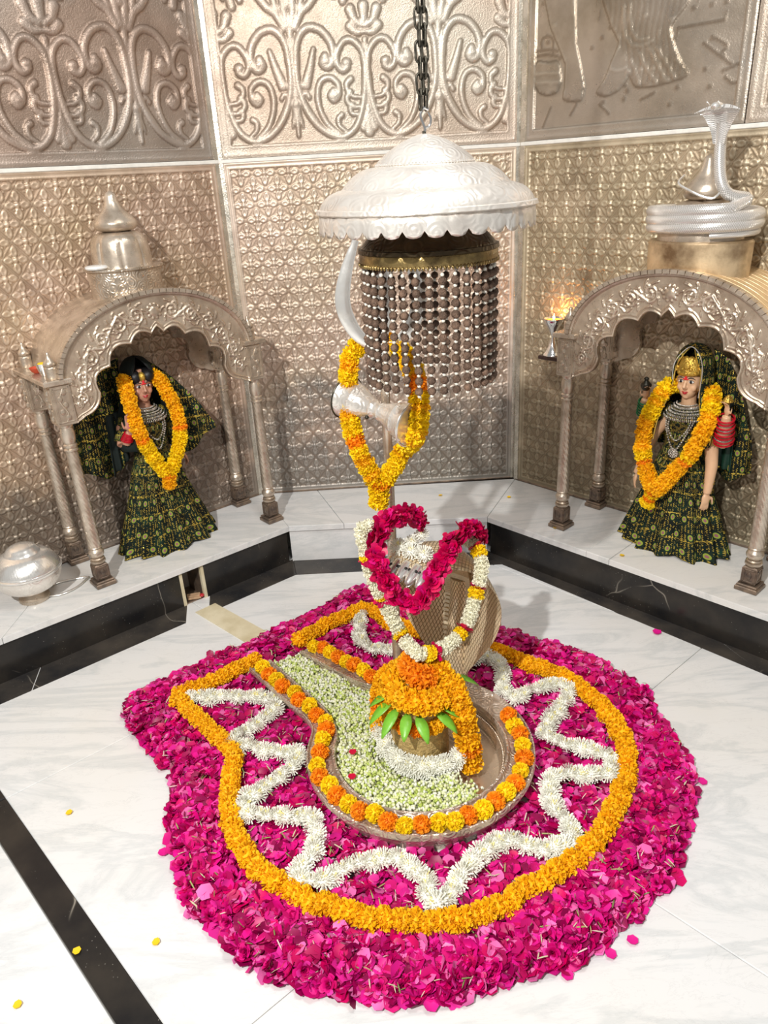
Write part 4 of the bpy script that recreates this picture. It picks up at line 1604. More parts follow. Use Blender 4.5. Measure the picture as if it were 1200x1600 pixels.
P, dl, rad_ = P[ok], dl[ok], rad_[ok]
P, dl, rad_ = P[:11000], dl[:11000], rad_[:11000]
mound = 0.082 + 0.022 * np.sin(P[:, 0] * 23 + 1) * np.sin(P[:, 1] * 19) * 0.5 - 0.02 * (dl < 0.16)
z = mound + r.uniform(-0.03, 0.008, len(P))
n = len(P)
pal = np.array([(0.86, 0.89, 0.56), (0.92, 0.93, 0.78), (0.70, 0.80, 0.26), (0.50, 0.62, 0.12), (0.88, 0.90, 0.62), (0.93, 0.94, 0.82), (0.8, 0.86, 0.4)])
cols = pal[r.integers(0, len(pal), n)] * r.uniform(0.85, 1.05, (n, 1))
jas = scatter('jasmine_buds', BUD_V, BUD_Q, np.stack([P[:, 0] - TC.x, P[:, 1] - TC.y, z], 1), rand_rots(n, r.uniform(0.2, 1.9, n), r), r.uniform(0.012, 0.019, n), cols, M['petal'], None)
jas.location = (TC.x, TC.y, 0)
tag(jas, 'heap of pale green and white jasmine buds filling the tray and spout', 'flower buds', kind='stuff')
# bed under the buds so no metal shows through
g = G()
bed = [(x, y) for x, y in basin]
bed2 = []
sel = []
for (x, y) in bed:
    dd = (x - TC.x, y - TC.y)
    a_ = math.degrees(math.atan2(dd[1], dd[0]))
    if not (-48 < a_ < 108 and math.hypot(*dd) < 0.34):
        sel.append((x, y))
cen = [(TC.x + 0.02, TC.y + 0.05)]

# ---- marigold heads on the rim
RIM_Y = [(-0.523, 2.479), (-0.457, 2.390), (-0.380, 2.311), (-0.318, 2.223), (-0.255, 2.132), (-0.259, 2.039), (-0.272, 1.914), (-0.227, 1.822), (-0.162, 1.739), (-0.083, 1.695), (0.007, 1.642), (0.109, 1.646), (0.156, 1.645), (0.248, 1.683), (0.330, 1.751), (0.391, 1.837), (0.421, 1.950), (0.411, 2.047), (-0.325, 2.606), (-0.256, 2.558), (-0.186, 2.485), (-0.117, 2.423)]
RIM_O = [(-0.491, 2.426), (-0.428, 2.347), (-0.362, 2.264), (-0.289, 2.170), (-0.250, 2.084), (-0.265, 1.976), (-0.260, 1.861), (-0.201, 1.776), (-0.128, 1.708), (-0.043, 1.660), (0.058, 1.643), (0.201, 1.666), (0.292, 1.715), (0.367, 1.786), (0.414, 1.890), (0.424, 2.010), (0.399, 2.105), (-0.287, 2.593), (-0.221, 2.519), (-0.155, 2.460), (-0.089, 2.379)]
ORD = 'first second third fourth fifth sixth seventh eighth ninth tenth eleventh twelfth thirteenth fourteenth fifteenth sixteenth seventeenth eighteenth'.split()
for L_, ms, cname in ((RIM_Y, BALL_Y, 'yellow'), (RIM_O, BALL_O, 'orange')):
    for k, (x, y) in enumerate(L_):
        tilt = Vector((random.gauss(0, .25), random.gauss(0, .25), 1))
        s_ = random.uniform(0.93, 1.06)
        o = put(random.choice(ms), 'marigold_flower', None, (x, y, 0.097 + 0.022 * s_), s_, tilt)
        if k < (18 if cname == 'yellow' else 17):
            lb = '%s %s marigold from the spout tip, along the left and front tray rim' % (ORD[k], cname)
        else:
            lb = '%s %s marigold from the spout tip, on its right-hand rim' % (ORD[k - (18 if cname == 'yellow' else 17)], cname)
        tag(o, lb, 'flower', '%s marigolds in a row on the tray rim' % cname)

# ------------------------------------------------------------ petal carpet
PETAL_EDGE = [(-0.156, 3.243), (-0.238, 3.172), (-0.303, 3.078), (-0.419, 2.989), (-0.512, 2.928), (-0.618, 2.810), (-0.694, 2.769), (-0.789, 2.711), (-0.883, 2.633), (-0.973, 2.554), (-1.060, 2.495), (-1.078, 2.392), (-1.013, 2.289), (-0.906, 2.161), (-0.811, 2.050), (-0.777, 1.971), (-0.769, 1.857), (-0.716, 1.694), (-0.661, 1.579), (-0.618, 1.475), (-0.536, 1.426), (-0.473, 1.354), (-0.369, 1.276), (-0.316, 1.252), (-0.268, 1.240), (-0.177, 1.216), (-0.088, 1.200), (0.007, 1.185), (0.121, 1.192), (0.222, 1.220), (0.326, 1.253), (0.448, 1.268), (0.491, 1.302), (0.575, 1.370), (0.617, 1.373), (0.699, 1.456), (0.736, 1.474), (0.797, 1.552), (0.871, 1.657), (0.920, 1.740), (0.979, 1.894), (0.983, 2.039), (0.965, 2.181), (0.967, 2.331), (0.900, 2.406), (0.864, 2.525), (0.719, 2.650), (0.621, 2.693), (0.557, 2.769), (0.494, 2.801), (0.277, 3.031), (0.041, 3.208)]
BORDER = [(-0.579, 2.626), (-0.669, 2.554), (-0.750, 2.477), (-0.856, 2.418), (-0.804, 2.328), (-0.722, 2.230), (-0.657, 2.158), (-0.586, 2.070), (-0.575, 1.976), (-0.567, 1.872), (-0.547, 1.773), (-0.506, 1.678), (-0.461, 1.614), (-0.403, 1.546), (-0.338, 1.500), (-0.268, 1.453), (-0.200, 1.427), (-0.122, 1.400), (-0.045, 1.384), (0.043, 1.373), (0.134, 1.374), (0.233, 1.397), (0.312, 1.438), (0.387, 1.483), (0.481, 1.531), (0.559, 1.595), (0.639, 1.683), (0.702, 1.777), (0.761, 1.890), (0.786, 1.995), (0.783, 2.086), (0.772, 2.184), (0.723, 2.309), (0.658, 2.399), (0.594, 2.450), (0.527, 2.513), (0.447, 2.583), (0.352, 2.635), (0.244, 2.698), (0.123, 2.764), (-0.004, 2.855), (-0.067, 2.942), (-0.120, 2.990), (-0.185, 2.943), (-0.272, 2.883), (-0.341, 2.813), (-0.410, 2.750)]
ZIG_A = [(-0.800, 2.393), (-0.660, 2.388), (-0.547, 2.378), (-0.448, 2.327), (-0.525, 2.213), (-0.600, 2.130), (-0.508, 2.086), (-0.420, 2.056), (-0.345, 2.049), (-0.364, 1.983), (-0.445, 1.902), (-0.507, 1.839), (-0.507, 1.783), (-0.439, 1.778), (-0.355, 1.765), (-0.290, 1.755), (-0.262, 1.703), (-0.278, 1.610), (-0.314, 1.539), (-0.252, 1.520), (-0.192, 1.550), (-0.114, 1.575), (-0.066, 1.585), (-0.007, 1.578), (0.030, 1.535), (0.058, 1.476), (0.081, 1.426), (0.140, 1.479), (0.184, 1.545), (0.245, 1.595), (0.290, 1.620), (0.335, 1.615), (0.397, 1.590), (0.489, 1.584), (0.515, 1.640), (0.485, 1.731), (0.480, 1.800), (0.500, 1.854), (0.555, 1.867), (0.634, 1.865), (0.711, 1.874), (0.703, 1.949), (0.636, 1.985), (0.568, 2.025), (0.526, 2.075), (0.566, 2.153), (0.636, 2.237), (0.672, 2.313), (0.610, 2.346), (0.521, 2.310), (0.455, 2.285), (0.418, 2.348), (0.437, 2.461), (0.387, 2.558), (0.328, 2.541)]
ZIG_B = [(-0.132, 2.927), (-0.143, 2.802), (-0.112, 2.680), (-0.04, 2.650), (0.003, 2.632)]

tray_out = [tuple(MO[k].lerp(MI[k], 0.22))[:2] for k in range(len(MO))]
PET_V, PET_F = [], []
for j in range(3):
    v = j / 2
    for i in range(3):
        u = i - 1
        w = (0.28, 0.62, 0.42)[j]
        PET_V.append((u * w, -0.5 + v + (0.10 if (j == 2 and i == 1) else 0), 0.22 * u * u * w + 0.10 * (v - 0.4) ** 2 * 4 - 0.05))
for j in range(2):
    for i in range(2):
        q = j * 3 + i
        PET_F.append((q, q + 1, q + 4, q + 3))
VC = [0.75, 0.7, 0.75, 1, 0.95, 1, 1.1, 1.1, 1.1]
PALP = np.array([(0.72, 0.004, 0.22), (0.60, 0.003, 0.16), (0.80, 0.02, 0.32), (0.50, 0.0, 0.10), (0.28, 0.0, 0.07), (0.86, 0.16, 0.46), (0.66, 0.0, 0.12), (0.78, 0.01, 0.28), (0.36, 0.0, 0.08)])


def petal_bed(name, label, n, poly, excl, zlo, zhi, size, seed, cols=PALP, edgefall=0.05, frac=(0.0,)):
    r = np.random.default_rng(seed)
    pa = np.array(poly)
    lo, hi = pa.min(0) - 0.02, pa.max(0) + 0.02
    Q = np.zeros((0, 2))
    while len(Q) < n:
        c = np.stack([r.uniform(lo[0], hi[0], n * 2), r.uniform(lo[1], hi[1], n * 2)], 1)
        jit = c + r.normal(0, 0.008, c.shape)
        m_ = inside(jit, poly)
        for e in excl:
            m_ &= ~inside(c, e)
        Q = np.vstack([Q, c[m_]])
    Q = Q[:n]
    # distance to outline for a mounded profile
    S = resample(poly, 0.04, True)
    dist = np.min(np.hypot(Q[:, None, 0] - S[None, :, 0], Q[:, None, 1] - S[None, :, 1]), axis=1)
    f = np.clip(dist / edgefall, 0.12, 1)
    z = zlo + (zhi * f - zlo) * r.random(n) ** 0.7
    tilt = np.abs(r.normal(0.35, 0.45, n))
    col = cols[r.integers(0, len(cols), n)] * r.uniform(0.8, 1.15, (n, 1))
    o = np.array([Q[:, 0].mean(), Q[:, 1].mean(), 0])
    pos = np.stack([Q[:, 0], Q[:, 1], np.maximum(z, 0.010)], 1) - o
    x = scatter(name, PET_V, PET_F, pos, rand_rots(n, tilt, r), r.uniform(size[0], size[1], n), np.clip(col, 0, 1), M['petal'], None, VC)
    x.location = o
    return tag(x, label, 'petals', kind='stuff')


petal_bed('rose_petals', 'broad outer ring of magenta rose petals on the marble floor', 11500, PETAL_EDGE, [BORDER], 0.008, 0.040, (0.026, 0.044), 3)
petal_bed('rose_petals', 'magenta rose petals filling the triangles between white zigzag and tray', 6500, BORDER, [tray_out], 0.008, 0.034, (0.022, 0.036), 4)
# stalk ends, sepals and pale undersides mixed in
r = np.random.default_rng(5)
c = np.stack([r.uniform(-1.1, 1.0, 9000), r.uniform(1.15, 3.3, 9000)], 1)
c = c[inside(c, PETAL_EDGE) & ~inside(c, tray_out)][:1500]
n = len(c)
gc = np.array([(0.38, 0.42, 0.14), (0.62, 0.60, 0.38), (0.20, 0.26, 0.08), (0.75, 0.55, 0.5)])[r.integers(0, 4, n)]
ST_V = [(-0.05, -0.5, 0), (0.05, -0.5, 0), (0.06, 0.1, 0.05), (-0.06, 0.1, 0.05), (0.0, 0.5, 0.0), (0.02, 0.5, 0.02)]
ST_F = [(0, 1, 2, 3), (3, 2, 5, 4)]
s_ = scatter('rose_stalks', ST_V, ST_F, np.stack([c[:, 0], c[:, 1] - 2.0, r.uniform(0.03, 0.048, n)], 1), rand_rots(n, 0.4, r), r.uniform(0.018, 0.035, n), gc, M['petal'])
s_.location = (0, 2.0, 0)
tag(s_, 'green stalk ends and sepals mixed among the rose petals', 'stalks', kind='stuff')

# whole rose heads lying in the front of the ring
r = np.random.default_rng(9)
cnt = 0
pl = []
for _ in range(6000):
    x, y = r.uniform(-1.05, 1.0), r.uniform(1.2, 2.5)
    q = np.array([(x, y)])
    if not inside(q, PETAL_EDGE)[0] or inside(q, BORDER)[0]:
        continue
    if min([9] + [math.hypot(x - a, y - b) for a, b in pl]) < 0.050:
        continue
    if min(math.hypot(x - a, y - b) for a, b in BORDER) < 0.055 or min(math.hypot(x - a, y - b) for a, b in PETAL_EDGE) < 0.012:
        continue
    pl.append((x, y))
    if len(pl) >= 220:
        break
for (x, y) in pl:
    s_ = r.uniform(0.020, 0.030)
    o = put(ROSE[int(r.integers(0, 4))], 'rose_blossom', None, (x, y, 0.028 + s_ * 0.2), s_, Vector((r.normal(0, .6), r.normal(-0.2, .6), 1)))
    tag(o, 'small magenta rose head lying in the outer ring of petals', 'flower', 'rose heads in the outer petal ring')

# stray petals on the bare floor
LOOSE = [((0.908, 2.012), 'pink', 'right of the petal ring'), ((1.002, 1.853), 'pink', ''), ((0.790, 1.513), 'pink', ''), ((0.668, 1.427), 'pink', ''), ((0.646, 1.405), 'pink', ''), ((0.593, 1.319), 'pink', ''), ((0.526, 1.284), 'pink', ''), ((-0.748, 1.696), 'pink', ''), ((0.374, 1.260), 'pink', ''), ((0.400, 1.235), 'pink', ''), ((1.16, 2.72), 'pink', '')]
r = np.random.default_rng(12)
loose_lab = ['stray pink petal on white floor, outermost beside the right rim of the ring', 'stray pink petal on bare floor, farthest right of the ring', 'pink petal on bare floor below the lower right of the ring',
             'small pink petal just off the lower right edge of the ring', 'second small pink petal touching the lower right edge of the ring', 'pink petal on white floor under the lower right edge', 'largest stray pink petal on the white floor in front',
             'single pink petal on white floor left of the ring', 'pink petal just in front of the ring', 'lowest pink petal on the floor in front of the ring', 'red petal on the black border strip at right']
for (q, cl, _), lb in zip(LOOSE, loose_lab):
    me = quads('petal', np.array(PET_V) * (0.026 + 0.008 * r.random()), np.array(PET_F), M['petal'], np.tile((0.78, 0.01, 0.28), (9, 1)))
    o = link('petal', me, None, (q[0], q[1], 0.0065))
    o.rotation_euler = (0, 0, r.uniform(0, 6))
    tag(o, lb, 'petal')
YEL = [((-1.113, 1.882, 0.0), 'yellow petal on white marble between black strip and petal ring'), ((-0.697, 1.394, 0.0), 'yellow petal on white marble near the lower end of the strip'), ((-0.909, 1.379, 0.003), 'yellow petal lying on the black strip at lower left'), ((-1.015, 1.242, 0.0), 'yellow petal on the marble left of the black strip'),
       ((0.323, 3.867, LZ), 'yellow petal on the centre ledge'), ((0.697, 3.785, LZ), 'yellow petal at the right corner of the centre ledge'), ((1.093, 3.044, LZ), 'yellow petal on the right ledge in front of the statue'), ((0.859, 3.370, LZ), 'yellow petal by the near left column of the right shrine')]
for q, lb in YEL:
    me = quads('petal', np.array(PET_V) * 0.019, np.array(PET_F), M['petal'], np.tile((0.95, 0.60, 0.02), (9, 1)))
    o = link('petal', me, None, (q[0], q[1], q[2] + 0.0048))
    o.rotation_euler = (0, 0, r.uniform(0, 6))
    tag(o, lb, 'petal')

# border garland of marigolds and zigzag of chrysanthemums
garland('marigold_border', 'long amber marigold garland outlining the petal carpet', [(x, y, 0.052) for x, y in BORDER], 0.0335, 0.0232, lambda u, i: (random.choice(DISC['mar_m']), 1.0, 'marigold'), squash=1.0, jit=0.10)


def lay_chr(pts, label, name, r_=0.029, step=0.0305):
    P = resample([(x, y, 0.052) for x, y in pts], step)
    o0 = Vector(P[0])
    root = obj(name, G().tube([Vector(p) - o0 + Vector((0, 0, -0.012)) for p in P], 0.004, 6), M['stem'])
    root.location = o0
    tag(root, label, 'flower line')
    for p in P:
        k = random.uniform(0.92, 1.12)
        put(random.choice(CHR), 'chrysanthemum', root, Vector(p) - o0 + Vector((random.gauss(0, .004), random.gauss(0, .004), random.gauss(0, .003))), r_ * k, Vector((random.gauss(0, .45), random.gauss(0, .45), 1)))


lay_chr(ZIG_A, 'long zigzag line of white chrysanthemums winding round the tray', 'chrysanthemum_zigzag')
lay_chr(ZIG_B, 'short hooked line of white chrysanthemums behind the spout', 'chrysanthemum_zigzag')

# ------------------------------------------------------------ flowers dressing the lingam
cx, cy = LC.x, LC.y
coil = []
for k in range(40):
    u = k / 39
    a = 2.4 + u * 2 * PI * 2.2
    rr = 0.022 + 0.075 * min(1, u * 1.6)
    coil.append((cx + rr * math.cos(a), cy + rr * math.sin(a), 0.435 - 0.125 * u))
garland('marigold_garland', 'amber marigold garland coiled on top of the sandal-pasted stone', coil, 0.042, 0.0225, pat_mix((0.12, 'mar_o'), (1, 'mar_m')), squash=1.0, jit=0.06)
ring = [(cx + 0.100 * math.cos(a), cy + 0.100 * math.sin(a), 0.262 + 0.012 * math.sin(a)) for a in np.linspace(-0.6, -3.6, 12)]
garland('marigold_garland', 'lower marigold ring round the stone, under the green leaves', ring, 0.026, 0.020, pat_mix((0.3, 'mar_m'), (0.5, 'mar_o'), (1, 'mar_m')))
rh = [(cx + 0.075, cy - 0.01, 0.405), (cx + 0.115, cy - 0.05, 0.36), (cx + 0.140, cy - 0.075, 0.29), (cx + 0.152, cy - 0.082, 0.21), (cx + 0.157, cy - 0.082, 0.14), (cx + 0.160, cy - 0.080, 0.078)]
garland('marigold_garland', 'thick marigold strand hanging down the right side of the stone', rh, 0.041, 0.0225, pat_mix((0.72, 'mar_m'), (0.82, 'mar_o'), (1, 'mar_m')), squash=0.95)
lh = [(cx - 0.06, cy + 0.05, 0.385), (cx - 0.105, cy + 0.07, 0.34), (cx - 0.128, cy + 0.07, 0.27), (cx - 0.133, cy + 0.06, 0.20), (cx - 0.135, cy + 0.055, 0.13)]
garland('marigold_garland', 'marigold strand hanging down the left side of the stone', lh, 0.034, 0.0215, pat_mix((0.55, 'mar_m'), (0.68, 'mar_o'), (1, 'mar_m')), squash=0.95)
wc_ = [(-0.050, 2.075, 0.165), (-0.048, 2.022, 0.125), (-0.024, 1.955, 0.108), (0.026, 1.902, 0.100), (0.078, 1.886, 0.098), (0.142, 1.888, 0.100), (0.185, 1.905, 0.105)]
P = resample(wc_, 0.027)
o0 = Vector(P[0])
root = obj('chrysanthemum_garland', G().tube([Vector(p) - o0 for p in P], 0.004, 6), M['stem'])
root.location = o0
tag(root, 'white chrysanthemum garland curved round the front foot of the stone', 'garland')
for p in P:
    for k in range(2):
        put(random.choice(CHR), 'chrysanthemum', root, Vector(p) - o0 + Vector((random.gauss(0, .006), random.gauss(-0.003, .006), k * 0.022)), 0.027, Vector((random.gauss(0, .4) - 0.3, random.gauss(-0.8, .3), 1)))


def leaf_mesh(L, W):
    g = G()
    V, F = [], []
    for k in range(7):
        u = k / 6
        w = W * math.sin(PI * min(1, u * 0.92 + 0.04)) ** 0.8 * (1 - 0.35 * u)
        zz = -0.35 * L * u * u
        V += [(-w, u * L, zz + 0.12 * w), (0, u * L, zz - 0.1 * w), (w, u * L, zz + 0.12 * w)]
    for k in range(6):
        a = k * 3
        F += [(a, a + 1, a + 4, a + 3), (a + 1, a + 2, a + 5, a + 4)]
    g.add(V, F)
    return g


leaves = [(-0.090, -0.040, 0.352, 1.55, 'pointed green leaf at far left under the marigold coil, tip up'), (-0.085, -0.055, 0.335, 2.0, 'green leaf second from left under the marigold coil'), (-0.070, -0.075, 0.320, 2.45, 'green leaf hanging lowest under the marigold coil'), (-0.040, -0.095, 0.315, 2.9, 'broad green leaf in the middle under the marigold coil'), (-0.010, -0.105, 0.312, 3.5, 'small green leaf just right of the middle one'), (0.050, -0.098, 0.315, 4.1, 'green leaf at the right under the marigold coil'), (0.07, -0.085, 0.322, 4.6, 'green leaf half tucked under the right marigold strand'), (0.12, 0.0, 0.375, -1.3, 'green leaf tip poking out behind the right marigold strand')]
for (x, y, z, rz, lb) in leaves:
    o = obj('leaf', leaf_mesh(random.uniform(0.085, 0.105), 0.023), M['leaf'], None, True, None, (cx + x, cy + y, z))
    o.rotation_euler = (-0.25, 0, rz)
    sm = o.modifiers.new('thick', 'SOLIDIFY')
    sm.thickness = 0.0012
    tag(o, lb, 'leaf')
for (x, y, z, lb) in ((-0.155, 1.862, 0.108, 'red petal on the jasmine buds left of the stone'), (-0.245 + 0.09, 1.98, 0.104, 'small red petal on the buds nearer the spout')):
    me = quads('petal', np.array(PET_V) * 0.022, np.array(PET_F), M['petal'], np.tile((0.60, 0.0, 0.04), (9, 1)))
    o = link('petal', me, None, (x, y, z))
    tag(o, lb, 'petal')

# ------------------------------------------------------------ five-headed cobra behind the lingam
CB = Vector((0.238, 2.385, 0.0))
Fd = Vector((-0.61, -0.79, 0)).normalized()
Rd = Vector((0.79, -0.61, 0)).normalized()
cob = thing('cobra_hood', 'large gilded silver cobra with a spread hood and five heads behind the stone', 'snake figure', tuple(CB))
ks = [(0.0, 0.001), (0.0, 0.06), (-0.005, 0.13), (-0.02, 0.22), (-0.045, 0.33), (-0.065, 0.44), (-0.060, 0.54), (-0.020, 0.625), (0.055, 0.690), (0.145, 0.722), (0.225, 0.728), (0.290, 0.715)]
kw = [0.050, 0.046, 0.060, 0.120, 0.190, 0.218, 0.212, 0.190, 0.155, 0.120, 0.095, 0.085]
kc = [0.0, 0.0, 0.01, 0.05, 0.085, 0.10, 0.10, 0.09, 0.07, 0.05, 0.03, 0.02]
kn = [(1, 0), (1, 0), (1, 0), (1, .12), (1, .1), (1, 0.0), (0.95, -0.25), (0.75, -0.62), (0.38, -0.92), (0.12, -1), (0, -1), (-0.1, -1)]
K = spline([(a, b, w, c, n0, n1) for (a, b), w, c, (n0, n1) in zip(ks, kw, kc, kn)], 0.011)
sp = [Fd * k[0] + Vector((0, 0, k[1])) for k in K]
Fv = [(Fd * k[4] + Vector((0, 0, k[5]))).normalized() for k in K]
g = hood_sheet(sp, [k[2] for k in K], [Rd] * len(K), Fv, [k[3] for k in K], 31, 0.009, 0.006)
hood = link('hood', mesh_of('hood', g, [M['shield']], True, 60), cob)
# neck roll that stiffens the lower hood
g = G().tube([tuple(sp[i] - Fv[i] * 0.004) for i in range(0, len(sp) // 3)], [0.050 - 0.0 * i for i in range(len(sp) // 3)], 20, uvs=True)
obj('neck', g, M['shield'], cob, True, 60)
# ventral plates up the middle of the hood
g = G()
for i in range(8, len(sp) - 3, 1):
    w = 0.020 + 0.034 * min(1, max(0, (sp[i].z - 0.12) / 0.2))
    if i % 2:
        continue
    a, b = sp[i] + Fv[i] * 0.017, sp[i + 1] + Fv[i + 1] * 0.017
    V = []
    for q, h in ((a, 0.0), (a, 0.016), (b, 0.012), (b, 0.0)):
        for s_ in (-1, -0.4, 0.4, 1):
            V.append(q + Rd * (w * s_) + Fv[i] * (h + 0.005 * s_ * s_))
    F = []
    for rr in range(3):
        for c_ in range(3):
            p = rr * 4 + c_
            F.append((p, p + 1, p + 5, p + 4))
    g.add(V, F)
obj('belly_plates', g, M['plate'], cob, True, 30)
g = G().tube([CB * 0 + Fd * 0.052 + Vector((0.014 * math.cos(t), 0, 0.11 + 0.014 * math.sin(t))) for t in np.linspace(0, 2 * PI, 14)[:-1]], 0.005, 6, closed=True)
g.ball(Fd * 0.052 + Vector((0, 0, 0.11)), 0.008)
obj('boss', g, M['dark'], cob)
endp = sp[-1]
for k in range(5):
    u = k - 2
    q = endp + Rd * (u * 0.037) + Fd * (0.012 - 0.005 * abs(u)) + Vector((0, 0, -0.004 - 0.004 * abs(u)))
    g = G()
    fd = (Fd + Vector((0, 0, -0.45))).normalized()
    Rm = fd.to_track_quat('X', 'Z').to_matrix()
    P_ = [q + fd * t for t in (-0.03, -0.01, 0.012, 0.030, 0.044, 0.052)]
    g.tube(P_, [0.016, 0.020, 0.0215, 0.017, 0.011, 0.004], 12, flat=0.72)
    g.tube([p + Vector((0, 0, -0.016)) for p in P_[1:5]], [0.014, 0.015, 0.012, 0.005], 10, flat=0.45)
    h = obj('snake_head', g, M['silver'], cob, True, 70)
    g = G()
    for s_ in (-1, 1):
        g.ball(q + fd * 0.006 + Rd * (0.013 * s_) + Vector((0, 0, 0.012)), 0.0055, 10, 6)
    obj('eye', g, M['ink'], h)
    tg = q + fd * 0.045 + Vector((0, 0, -0.012))
    g = G().tube([tg, tg + fd * 0.02, tg + fd * 0.034 + Rd * 0.007], 0.0016, 5).tube([tg + fd * 0.02, tg + fd * 0.034 - Rd * 0.007], 0.0015, 5)
    obj('tongue', g, M['bone'], h)
# white flowers on its head
hl = ['white chrysanthemum at the left of the cobra heads', 'white chrysanthemum in the middle above the cobra heads', 'white chrysanthemum at the right of the cobra heads', 'white chrysanthemum behind, highest on the cobra hood', 'yellow-hearted flower tucked under the rose garland on the cobra']
top = sp[-6]
for k, (u, f_, dz) in enumerate(((-0.058, -0.020, 0.030), (-0.005, -0.015, 0.030), (0.042, -0.020, 0.028), (-0.03, -0.060, 0.032), (-0.03, -0.115, 0.040))):
    q = CB + top + Rd * u + Fd * f_ + Vector((0, 0, dz))
    o = put(CHR[k % 3], 'chrysanthemum', None, q, 0.028 if k < 4 else 0.022, Vector((-0.1, -0.4, 1)))
    tag(o, hl[k], 'flower')

# rose garland and white garland over the cobra
rose = [(0.116, 2.30, 0.80), (0.110, 2.28, 0.835), (0.065, 2.24, 0.868), (0.009, 2.19, 0.868), (-0.034, 2.13, 0.830), (-0.030, 2.09, 0.775), (-0.002, 2.07, 0.712), (0.034, 2.06, 0.660), (0.081, 2.055, 0.632), (0.121, 2.06, 0.665), (0.153, 2.08, 0.729), (0.195, 2.11, 0.782), (0.233, 2.18, 0.812), (0.290, 2.25, 0.790), (0.325, 2.32, 0.730)]
P = resample(rose, 0.021)
o0 = Vector(P[0])
root = obj('rose_garland', G().tube([Vector(p) - o0 for p in P], 0.010, 6), M['rosedark'])
root.location = o0
tag(root, 'thick crimson rose garland looped over the cobra hood', 'garland')
for i, p in enumerate(P):
    t_ = Vector(P[min(i + 1, len(P) - 1)] - P[max(i - 1, 0)]).normalized()
    for s_ in range(2):
        dv = Vector((random.gauss(0, 1), random.gauss(-0.7, 1), random.gauss(0.2, 1)))
        dv = (dv - t_ * dv.dot(t_)).normalized()
        put(random.choice(ROSE_C), 'rose', root, Vector(p) - o0 + dv * 0.014, random.uniform(0.028, 0.036), dv + t_ * random.uniform(-.3, .6))
wl_ = [(0.0, 2.22, 0.80), (-0.055, 2.17, 0.862), (-0.078, 2.15, 0.850), (-0.066, 2.13, 0.797), (-0.056, 2.12, 0.732), (-0.040, 2.10, 0.680), (-0.017, 2.10, 0.621), (0.011, 2.08, 0.557), (0.035, 2.06, 0.510), (0.068, 2.00, 0.492), (0.10, 1.99, 0.482), (0.163, 2.02, 0.478), (0.205, 2.06, 0.481), (0.250, 2.10, 0.505), (0.276, 2.13, 0.555), (0.296, 2.16, 0.608), (0.316, 2.19, 0.675), (0.308, 2.24, 0.722), (0.275, 2.27, 0.745)]


def wpat(u, i):
    ph = (u * 8.0) % 1
    if 0.40 < ph < 0.52:
        return (random.choice(DISC['mar_y']), 1.05, 'marigold')
    if 0.52 <= ph < 0.62:
        return (random.choice(ROSE_C), 1.15, 'rose')
    if 0.62 <= ph < 0.70:
        return (random.choice(DISC['mar_y']), 1.05, 'marigold')
    return (random.choice(DISC['cream_fl']), 0.95, 'tuberose')


garland('flower_garland', 'cream tuberose garland with yellow and red flowers, hanging below the cobra hood', wl_, 0.0255, 0.0145, wpat, squash=0.8)

# ------------------------------------------------------------ trident, drum and garland
tr = thing('trident', 'tall silver trident standing behind the stone, half hidden by the beads', 'trident', (0.02, 2.44, 0.0))
g = G().tube([(0, 0, 0.0), (0, 0, 0.4), (0.006, 0, 1.0), (0.008, 0, 1.37)], [0.019, 0.018, 0.0165, 0.015], 20)
obj('pole', g, M['shrine'], tr)
g = G().lathe([(0.016, 1.33), (0.026, 1.345), (0.028, 1.36), (0.018, 1.375)], 20, cx=0.008)
obj('collar', g, M['silver'], tr)
for sg in (-1, 1):
    pr = spline([(0.01, 0, 1.372), (-0.055, 0, 1.405), (-0.095, 0, 1.462), (-0.112, 0, 1.530), (-0.096, 0, 1.615), (-0.058, 0, 1.712)], 0.012)
    n = len(pr)
    g = G().tube([(p[0] if sg < 0 else 0.02 - p[0], p[1], p[2]) for p in pr], [0.011 + 0.014 * math.sin(PI * min(1, k / (n - 1) * 1.05)) * (1 if k < n - 3 else 0.3) for k in range(n)], 12, flat=0.3, upv=(0, 1, 0))
    obj('side_prong', g, M['silver'], tr, True, 60)
cpr = [0.014, 0.022, 0.034, 0.040, 0.036, 0.024, 0.003]
g = G().tube([(0.009, 0, 1.375 + 0.058 * k) for k in range(7)], cpr, 12, flat=0.3, upv=(0, 1, 0))
obj('centre_blade', g, M['silver'], tr)

dm = thing('hourglass_drum', 'silver hourglass drum hung across the trident pole', 'drum', (0.0, 2.375, 1.186))
Rx = Matrix.Rotation(math.radians(-44), 4, 'Z') @ Matrix.Rotation(math.radians(9), 4, 'Y') @ Matrix.Rotation(PI / 2, 4, 'Y')
hp = [(0.024, 0.0), (0.027, 0.012), (0.032, 0.018), (0.030, 0.026), (0.043, 0.060), (0.053, 0.090), (0.057, 0.094), (0.056, 0.101), (0.070, 0.142), (0.073, 0.146)]
full = [(r_, -z) for r_, z in hp[::-1]] + hp[1:]
g = G().lathe(full, 48, rfun=lambda r_, a, z: r_ * (1 + 0.012 * math.cos(a * 20) * (0.025 < abs(z) < 0.078)), mat=Rx, cap=False)
obj('body', g, M['silver_e'], dm, True, 50)
for s_ in (-1, 1):
    g = G().lathe([(0.0705, s_ * 0.146), (0.069, s_ * 0.1475), (0.001, s_ * 0.1485)], 40, mat=Rx, cap=False)
    obj('skin', g, M['silver'], dm)
    g = G().tube([Rx @ Vector((0.0735 * math.cos(t), 0.0735 * math.sin(t), s_ * 0.145)) for t in np.linspace(0, 2 * PI, 41)[:-1]], 0.0028, 8, closed=True)
    obj('rim_ring', g, M['iron'] if s_ < 0 else M['silver'], dm)
g = G()
